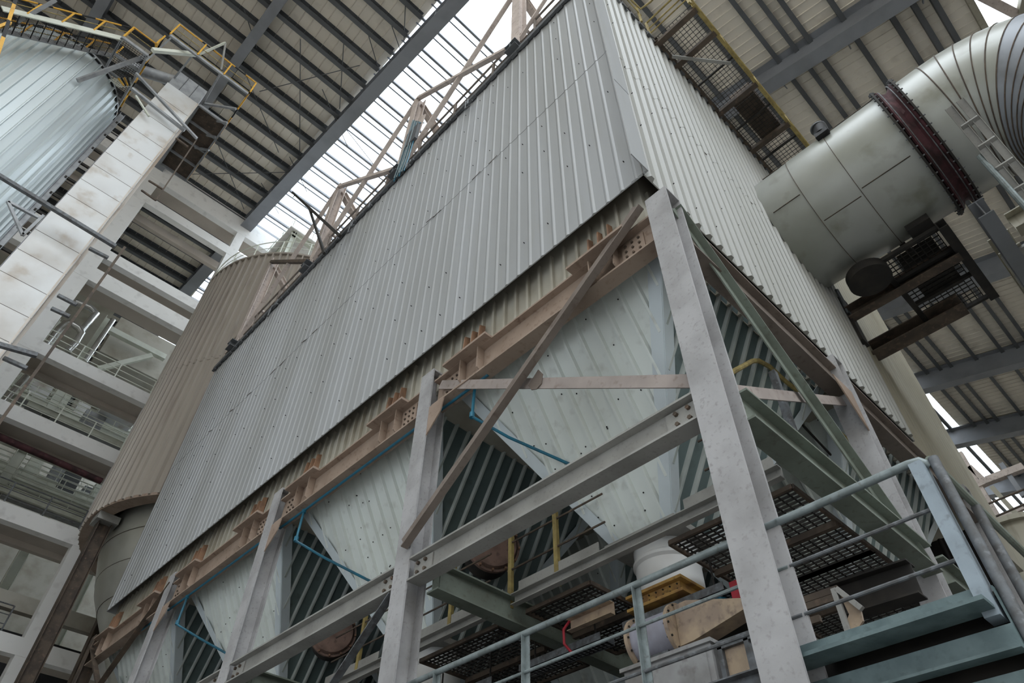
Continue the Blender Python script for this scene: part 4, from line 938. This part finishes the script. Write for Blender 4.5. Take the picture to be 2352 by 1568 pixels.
mb = MB(); mb.bar((-3.4, 18.1, 32), (.34, 18.1, 32), .08, .16); solo('platform_beam', mb, 'greybar', 'grey front edge beam of the elevator head platform', 'beam')
mesh_deck(-1.0, .34, 20.1, 24.2, 32.0, 'solid brownish platform on the right of the bucket elevator head', 'brownsteel', 'greybar', solid=True)
stripe_rail('platform_rail', 'yellow and black rail along the right side of the elevator platform', [(.36, 18.05, 32.0), (.36, 24.2, 32.0)], .12, 5, rails=(1, ))
stripe_rail('platform_rail', 'yellow and black rail along the front of the elevator platform', [(-3.4, 18.05, 32.0), (.36, 18.05, 32.0)], 1.15, 4, rails=(1, .55, .08))
stripe_rail('platform_rail', 'yellow and black rail beside the stair landing, descending along its right side', [(-3.6, 18.6, 31.6), (-3.6, 24.4, 31.6)], .5, 5, rails=(1, .2))
stripe_rail('platform_rail', 'yellow and black rail over the outer edge of the stair landing', [(-4.74, 19.3, 31.6), (-3.6, 19.3, 31.6), (-3.6, 18.7, 31.6)], 1.1, 2)
guardrail('guardrail', 'thin rust brown rail at the right side of the elevator platform', [(.36, 18.05, 32.0), (.36, 19.8, 32.0)], 1.1, 'brownsteel', rails=(1, .6, .3), r=.02)
# bucket elevator
EX0, EX1, EY0 = -2.52, -1.04, 20.0
t = thing('bucket_elevator', 'tall white panelled bucket elevator casing with rust streaks down its right edge', 'elevator', (EX0, EY0, 0))
zs = [31.78, 30.5, 28.9, 27.57, 26.45, 25.4, 24.45, 23.42, 22.4]
while zs[-1] > 1: zs.append(zs[-1]-1.08)
for a, b in zip(zs[:-1], zs[1:]):
    mb = MB(); cx = (EX0+EX1)/2; bul = .03+.06*random.random()
    g = 8; vs = []; fs = []
    for i in range(g+1):
        for j in range(g+1):
            u, w = i/g, j/g
            vs.append((EX0+(EX1-EX0)*u, EY0-.012*(1-w)-bul*math.sin(math.pi*u)*math.sin(math.pi*w)*(1 if u < .75 else .4), a+(b-a+.015)*w))
    for i in range(g):
        for j in range(g): fs.append((i*(g+1)+j, (i+1)*(g+1)+j, (i+1)*(g+1)+j+1, i*(g+1)+j+1))
    mb.add(vs, fs); mb.build('front_panel', 'white', t, True)
    mb = MB(); mb.box((EX0+.01, EY0-.018, b-.004), (EX1, EY0-.004, b+.008)); mb.build('panel_lap', 'brownsteel', t)
mb = MB(); mb.box((EX0, EY0+.01, 0), (EX1-.02, EY0+.62, 31.78)); mb.build('casing', 'rustedge', t)
mb = MB(); mb.prof([(0, 0), (.05, 0), (.05, .3), (.04, .3), (.04, .02), (0, .02)], (EX1-.02, EY0-.03, .2), (EX1-.02, EY0-.03, 31.78), (0, 1, 0)); mb.box((EX1+.0, EY0+.3, .2), (EX1+.1, EY0+.34, 30)); mb.build('edge_flange', 'rustedge', t)
mb = MB(); mb.box((EX0+.03, EY0+.05, 31.78), (EX1-.05, EY0+.75, 33.2)); mb.build('head', 'greybar', t)
mb = MB()
for x in (EX0+.5, EX0+.98): mb.box((x, EY0+.03, 31.8), (x+.03, EY0+.06, 33.2))
mb.build('head_rib', 'purlin', t)
mb = MB(); mb.tube([(-4.6, 21.5, 33.0), (-2.75, 21.5, 34.3), (-2.4, 21.3, 34.3)], .27, 20); solo('spout_pipe', mb, 'greybar', 'short grey pipe reaching from the elevator head toward the silver silo', 'pipe', smooth=True)
t = thing('warning_panel', 'small mesh panel with yellow and black stripes beside the grey spout pipe', 'panel', (-4.9, 20.8, 31.4))
q0, q1, q2, q3 = [OY(20.9, a, b) for a, b in ((250, 182), (272, 200), (303, 198), (300, 178))]
mb = MB()
for i in range(9):
    a = lerp(q0, q1, i/8); b = lerp(q3, q2, i/8); mb.bar(a, b, .012, .012)
for i in range(9):
    a = lerp(q0, q3, i/8); b = lerp(q1, q2, i/8); mb.bar(a, b, .012, .012)
mb.build('mesh', 'whitesteel', t)
for i in range(4):
    a, b = lerp(q0, q3, .42+.14*i), lerp(q1, q2, .42+.14*i); MB().bar(lerp(a, b, .0), lerp(a, b, .9), .09, .05).build('stripe', 'yellow' if i % 2 == 0 else 'black', t)
# struts around the elevator and stair
def ST(pa, pb, ya, yb, w, m, lb, grp='grey struts at the upper left'):
    mb = MB(); mb.bar(OY(ya, *pa), OY(yb, *pb), w, w); solo('strut', mb, m, lb, 'strut', grp)
ST((178, 185), (340, 127), 20.75, 19.6, .15, 'greybar', 'grey strut bracing from the silver silo wall to the stair landing')
ST((302, 203), (424, 300), 19.75, 19.7, .12, 'greybar', 'grey strut crossing in front of the elevator, rising to the left')
ST((312, 168), (452, 318), 19.5, 19.5, .10, 'greybar', 'longer grey strut crossing in front of the elevator top')
ST((312, 220), (342, 267), 19.8, 19.7, .07, 'whitesteel', 'short white strut left of the elevator')
ST((128, 0), (40, 50), 18.8, 19.8, .14, 'greybar', 'grey pipe strut at the top left corner over the stair')
ST((350, 115), (452, 125), 18.4, 18.4, .16, 'whitesteel', 'pale strut under the front of the elevator platform')
ST((450, 128), (518, 98), 18.3, 17.6, .09, 'whitesteel', 'pale strut rising to a point at the platform corner')
ST((518, 98), (508, 160), 17.6, 18.1, .06, 'colshade', 'thin rod dropping from the pointed platform corner')
ST((392, 88), (335, 140), 18.5, 19.4, .07, 'greybar', 'thin grey strut between stair landing and elevator platform')
ST((440, 130), (400, 180), 18.6, 20.1, .08, 'greybar', 'grey strut from the platform edge to the elevator head')
ST((508, 165), (465, 240), 18.2, 20.3, .08, 'greybar', 'grey strut from the platform front down to the elevator casing')
for k, (a, b) in enumerate([((470, 238), (542, 250)), ((448, 268), (522, 282)), ((430, 298), (495, 315)), ((405, 330), (480, 345))]):
    mb = MB(); mb.bar(OY(20.3+k*.9, *a), OZ(31.8, *b), .09, .11); solo('knee_brace', mb, 'greybar', 'grey knee brace under the right elevator platform, %s from the top' % NTH[k].replace('nearest', 'first'), 'brace', 'knee braces under the elevator platform')
ST((452, 320), (358, 460), 19.6, 19.6, .05, 'brownsteel', 'thin rusty rod hanging right of the elevator', 'thin rods beside the elevator')
ST((405, 318), (432, 338), 19.9, 19.6, .08, 'brownsteel', 'short rusty bracket at the elevator right edge', 'thin rods beside the elevator')
ST((358, 460), (325, 437), 19.6, 19.9, .06, 'brownsteel', 'short bracket arm halfway down the elevator right edge', 'thin rods beside the elevator')
ST((342, 415), (375, 435), 19.9, 19.6, .06, 'brownsteel', 'small bracket above another on the elevator right edge', 'thin rods beside the elevator')
# dark guide rails and ring bars crossing the elevator
ST((-60, 368), (265, 566), 19.35, 19.35, .13, 'darkgalv', 'long dark bar crossing the elevator at upper mid height')
ST((-60, 775), (85, 816), 19.35, 19.35, .13, 'darkgalv', 'long dark bar crossing the elevator at the left edge lower down')
for k, (a, b) in enumerate([((205, 570), (248, 592)), ((118, 708), (160, 727)), ((133, 678), (176, 700)), ((8, 822), (62, 846))]):
    ST(a, b, 19.6, 19.5, .10, 'darkgalv', 'short dark bracket bar on the elevator right edge, %s from the top' % NTH[k].replace('nearest', 'first'))
mb = MB(); mb.bar((-.12, 19.42, 21.0), (-.12, 19.42, 1), .08, .08); solo('guide_rail', mb, 'brownsteel', 'dark rusty vertical guide bar running down right of the elevator', 'rail')
t = thing('platform_bracket', 'grey triangular bracket at the left edge under the silver silo', 'bracket', (-4, 19.9, 18))
for a, b in (((18, 463), (88, 500)), ((18, 463), (52, 540)), ((52, 540), (100, 495))):
    mb = MB(); mb.bar(OY(20.2, *a), OY(20.2, *b), .09, .09); mb.build('bracket_bar', 'greybar', t)
# ladder / shaft frame between silo and elevator
t = thing('shaft_frame', 'grey ladder frame in the gap between silver silo and elevator', 'frame', (-3.4, 21.5, 0))
for x in (-3.28, -2.75): MB().ib((x, 22.5, 0), (x, 22.5, 31.2), .2, .2, up=(1, 0, 0)).build('post', 'greybar', t)
for k in range(26): MB().bar((-3.28, 22.5, 1+k*1.18), (-2.75, 22.5, 1+k*1.18), .07, .12).build('rung', 'dark', t)
mb = MB(); mb.bar((-4.5, 18.2, 26), (-4.5, 18.2, 36), .16, .16)
for k, (a, b, lb) in enumerate([((-20, 170), (75, -120), 'thick yellow and black post at the far left top corner'), ]):
    t = thing('striped_post', lb, 'post', (-7.5, 16, 25))
    p, q = OY(16.5, *a), OY(16.5, *b)
    for i in range(8): MB().bar(lerp(p, q, i/8), lerp(p, q, (i+1)/8), .1, .1).build('band', 'yellow' if i % 2 else 'black', t)
    MB().bar(OY(16.5, -30, 72), OY(16.5, 24, 52), .09, .09).build('side_arm', 'yellow', t)
# ------------------------------------------------------------------ white concrete frame at the left
YC = 34.5; DB = 1.6
t = thing('concrete_frame', 'white painted concrete frame of open storeys at the left, behind the silos', 'building frame', (2, YC, 0))
CX0, CX1 = -1.75, -.76; DX0, DX1 = 5.06, 5.68
for a, b in ((CX0, CX1), (DX0, DX1), (11.6, 12.3), (-9, -8.2), (18, 18.7)):
    mb = MB(); mb.box((a, YC+.015, 0), (b, YC+.75, 45)); mb.build('frame_column', 'concrete', t)
def zc_(x, y): return OY(YC, x, y).z
z2 = lambda a, b: (a/2.904, 500+b/2.904)
z3 = lambda a, b: (a/2.915, 1030+b/2.915)
lv = [(43.1, 44.9), (40.55, 41.3), (34.45, 35.2), (32.4, 33.45), (26.5, 27.25), (22.55, 23.3), (18.0, 18.75), (13.05, 13.75), (8.3, 9.0)]
for z0, z1 in lv:
    mb = MB(); mb.box((-14, YC, z0), (24, YC+.45, z1)); mb.build('frame_beam', 'concrete', t)
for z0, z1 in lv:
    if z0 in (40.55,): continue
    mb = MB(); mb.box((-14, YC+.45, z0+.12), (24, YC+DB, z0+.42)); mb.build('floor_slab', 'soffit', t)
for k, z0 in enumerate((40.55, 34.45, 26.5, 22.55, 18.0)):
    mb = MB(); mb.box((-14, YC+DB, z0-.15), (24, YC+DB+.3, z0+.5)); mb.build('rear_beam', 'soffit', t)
# inner frame bays: walkways, rails, pipes behind the openings
RLN = {27.25: 'white guardrail on the fourth storey opening, above the widest beam', 23.3: 'white guardrail on the storey below the bright pipes', 18.75: 'dark guardrail across the lower left opening', 13.75: 'grey guardrail at the lowest left opening'}
for z, lb in RLN.items(): guardrail('guardrail', lb, [(-13, YC+.3, z), (5.0, YC+.3, z)] if z != 13.75 else [(-13, YC+.3, z), (4.2, YC+.3, z)], 1.15, 'whitesteel' if z > 20 else 'darkgalv', 'guardrails on the concrete frame', rails=(1, .66, .33), step=1.6 if z < 25 else 1.9, r=.03)
DECKS = []
def inner_walk(y, z, x0, x1, lb, m='whitesteel'):
    DECKS.append((y, z+.18))
    t = thing('inner_walkway', lb, 'walkway', (x0, y, z), 'steel walkways inside the concrete frame')
    MB().ch((x0, y, z), (x1, y, z), .15, .38, t=.03).build('edge_channel', m, t)
    mb = MB(); mb.box((x0, y, z+.14), (x1, y+1.3, z+.18)); mb.build('deck', 'greybar', t)
    for f in (1.0, .66, .33): MB().tube([(x0, y, z+.19+1.05*f), (x1, y, z+.19+1.05*f)], .022, 6).build('rail', m, t, True)
    n = int((x1-x0)/1.4)
    for i in range(n+1): MB().bar((x0+i*1.4, y, z+.19), (x0+i*1.4, y, z+1.25), .045, .045).build('post', m, t)
OPN = [(23.3, 26.5, 'the middle storey opening'), (18.75, 22.55, 'the lower storey opening')]
for zz0, zz1, nm in OPN:
    for y, f, w in ((37.8, .22, 'front'), (40.5, .42, 'second'), (43.2, .55, 'third'), (46, .68, 'fourth'), (49, .4, 'rearmost')):
        zl = 1.6+(zz0-1.6)*y/34.5; zh = 1.6+(zz1-2.2)*y/36.1
        inner_walk(y, zl+f*(zh-zl), .3 if w == 'front' else -1.5, 14, '%s white railed walkway seen through %s' % (w, nm))
mb = MB(); mb.box((-18, 40, 38.4), (1.6, 55.8, 38.9)); struct('floor_upper', mb, 'casing')
inner_walk(45, 33.5, 2, 14, 'white railed walkway high behind the bright pipes')
for k, (x, y, lb) in enumerate([(1.4, 38.6, 'pale green steel column standing behind the bright pipes'), (4.4, 44, 'pale green column deep inside the middle storeys'), (-.6, 41, 'pale green column at the left inside the lower storeys'), (8.5, 47, 'pale green column at the back of the inner bays')]):
    mb = MB(); mb.ib((x, y, 0), (x, y, 34), .55, .5, t=.04); solo('inner_column', mb, 'whitesteel', lb, 'column', 'steel columns inside the concrete frame')
t = thing('bright_pipe', 'shiny bent pipe loop at the left of the fourth storey opening', 'pipe', (0, 37.5, 27))
pts = [OY(37.5, *z2(*p)) for p in ((310, 850), (400, 735), (435, 705), (470, 700), (525, 735), (545, 770), (500, 840), (450, 890))]
MB().tube(pts, .2, 16).build('pipe_run', 'chrome', t, True)
mb = MB(); mb.tube([OY(37.8, *z2(565, 960)), OY(37.8, *z2(755, 680))], .15, 14); solo('bright_pipe', mb, 'chrome', 'straight shiny pipe right of the pale green column', 'pipe', smooth=True)
mb = MB(); mb.tube([OY(40, *z2(540, 760)), OY(40, *z2(640, 640)), OY(40, *z2(600, 600)), OY(40, *z2(500, 560))], .22, 14); solo('bright_pipe', mb, 'chrome', 'dim shiny pipe bend deep behind the pipe loop', 'pipe', smooth=True)
mb = MB(); mb.tube([(-1.3, 36.9, 18), (-.45, 36.9, 26.6)], .16, 14); solo('bright_pipe', mb, 'chrome', 'shiny sloping pipe at the left end of the middle storey', 'pipe', smooth=True)
mb = MB(); mb.bar(OY(40, *z2(690, 725)), OY(40, *z2(1100, 935)), .35, .4); solo('inner_beam', mb, 'whitesteel', 'pale beam running right from the pale green column', 'beam')
mb = MB(); mb.bar(OY(39.8, *z2(650, 1010)), OY(39.8, *z2(1010, 920)), .28, .3); solo('inner_brace', mb, 'whitesteel', 'pale inclined brace meeting the pale beam', 'brace')
mb = MB(); mb.box((2.0, 40.8, 33.2), (8, 43.4, 36.5)); solo('process_vessel', mb, 'casing', 'dull beige box vessel behind the pale beam', 'vessel')
mb = MB(); mb.box((3.5, 37.2, 27.2), (5.4, 38.6, 29.0)); solo('equipment_cabinet', mb, 'white', 'white cabinet behind the rail at the right of the fourth storey', 'cabinet')
for k, (y, z, m, lb) in enumerate([(38.5, 22.9, 'whitesteel', 'fat pale duct lying across the middle storey floor'), (38.5, 19.1, 'whitesteel', 'fat pale duct lying across the lower storey floor')]):
    mb = MB(); mb.tube([(-6, y, z+.9), (9, y, z+.9)], .3, 20); solo('floor_duct', mb, m, lb, 'duct', smooth=True)
mb = MB(); mb.tube([(-8, YC+.9, 22.2), (5.0, YC+.9, 21.9)], .16, 12); solo('maroon_pipe', mb, 'maroon', 'dark maroon pipe hung under the beam of the lower storey', 'pipe', smooth=True)
mb = MB(); mb.box((-9, YC+3, 13.2), (9, YC+4, 14.9)); solo('box_duct', mb, 'black', 'black box duct across the lowest left opening', 'duct')
mb = MB(); mb.box((-9, YC+2, 15.4), (9, YC+2.4, 16.1)); solo('inner_beam', mb, 'casing', 'yellowish beam above the black box duct', 'beam')
for k in range(16):
    rr = random.Random(40+k); x = rr.uniform(-.5, 7); y = rr.uniform(38, 48); y, z = DECKS[rr.randrange(len(DECKS)-1)]; y += .3; h = rr.uniform(1, 2.2)
    mb = MB(); mb.box((x, y, z), (x+rr.uniform(.5, 1.4), y+.8, z+h)); mb.box((x+.1, y-.05, z+.1), (x+.5, y, z+h*.6))
    solo('plant_unit', mb, rr.choice(['white', 'greybar', 'casing', 'whitesteel', 'purlin']), 'small boxy plant unit among the walkways inside the concrete frame', 'machine', 'plant units inside the concrete frame')
mb = MB(); mb.box((-20, 56, 0), (15, 56.3, 41)); mb.box((15, 56, 0), (95, 56.3, 44)); struct('wall_back', mb, 'casing')
# ------------------------------------------------------------------ bright far corner at the right edge
t = thing('window_truss', 'yellowish lattice steelwork against the bright opening at the right edge', 'truss', (34, 9, 10))
for a, b, w, m in (((2205, 1040), (2330, 1250), .22, 'pink'), ((2352, 1072), (2268, 1104), .32, 'pink'), ((2268, 1104), (2238, 1118), .32, 'pink'), ((2228, 1072), (2270, 1112), .22, 'pink'), ((2278, 1118), (2352, 1200), .2, 'clad_old'), ((2352, 1165), (2285, 1196), .18, 'pink'), ((2300, 1065), (2352, 1140), .2, 'rafter')):
    MB().bar(OX(34, *a), OX(34, *b), w, w).build('truss_bar', m, t)
for k in range(3): MB().tube([OX(33, 2250+16*k, 1165+30*k), OX(33, 2380, 1112+34*k)], .045, 6).build('rail', 'brownsteel', t, True)
t = thing('far_bin', 'pale bin with a flanged top at the right edge below the lattice', 'bin', (30, 7.5, 6))
p = OX(30, 2352, 1230)
mb = MB(); mb.tube([(30, p.y+.3, p.z-6), (30, p.y+.3, p.z)], 1.4, 28); mb.build('shell', 'clad_old', t, True)
mb = MB(); mb.tube([(30, p.y+.3, p.z), (30, p.y+.3, p.z+.2)], 1.6, 28); mb.build('top_flange', 'clad_old', t, True)
t = thing('roof_monitor', 'yellowish framed opening with white daylight at the top right corner', 'window frame', (25, -9, 39.6))
def RP(x, y): return V((x, y, zr(y)+.1))
for a, b, w in (((21, -7.75), (34, -7.75), .3), ((24.2, -7.9), (27.3, -9.2), .45), ((24.4, -10.6), (27.8, -8.9), .3), ((20.5, -10.6), (34, -10.6), .3)): MB().bar(RP(*a), RP(*b), w, .3).build('frame_bar', 'pink' if w > .3 else 'clad_old', t)
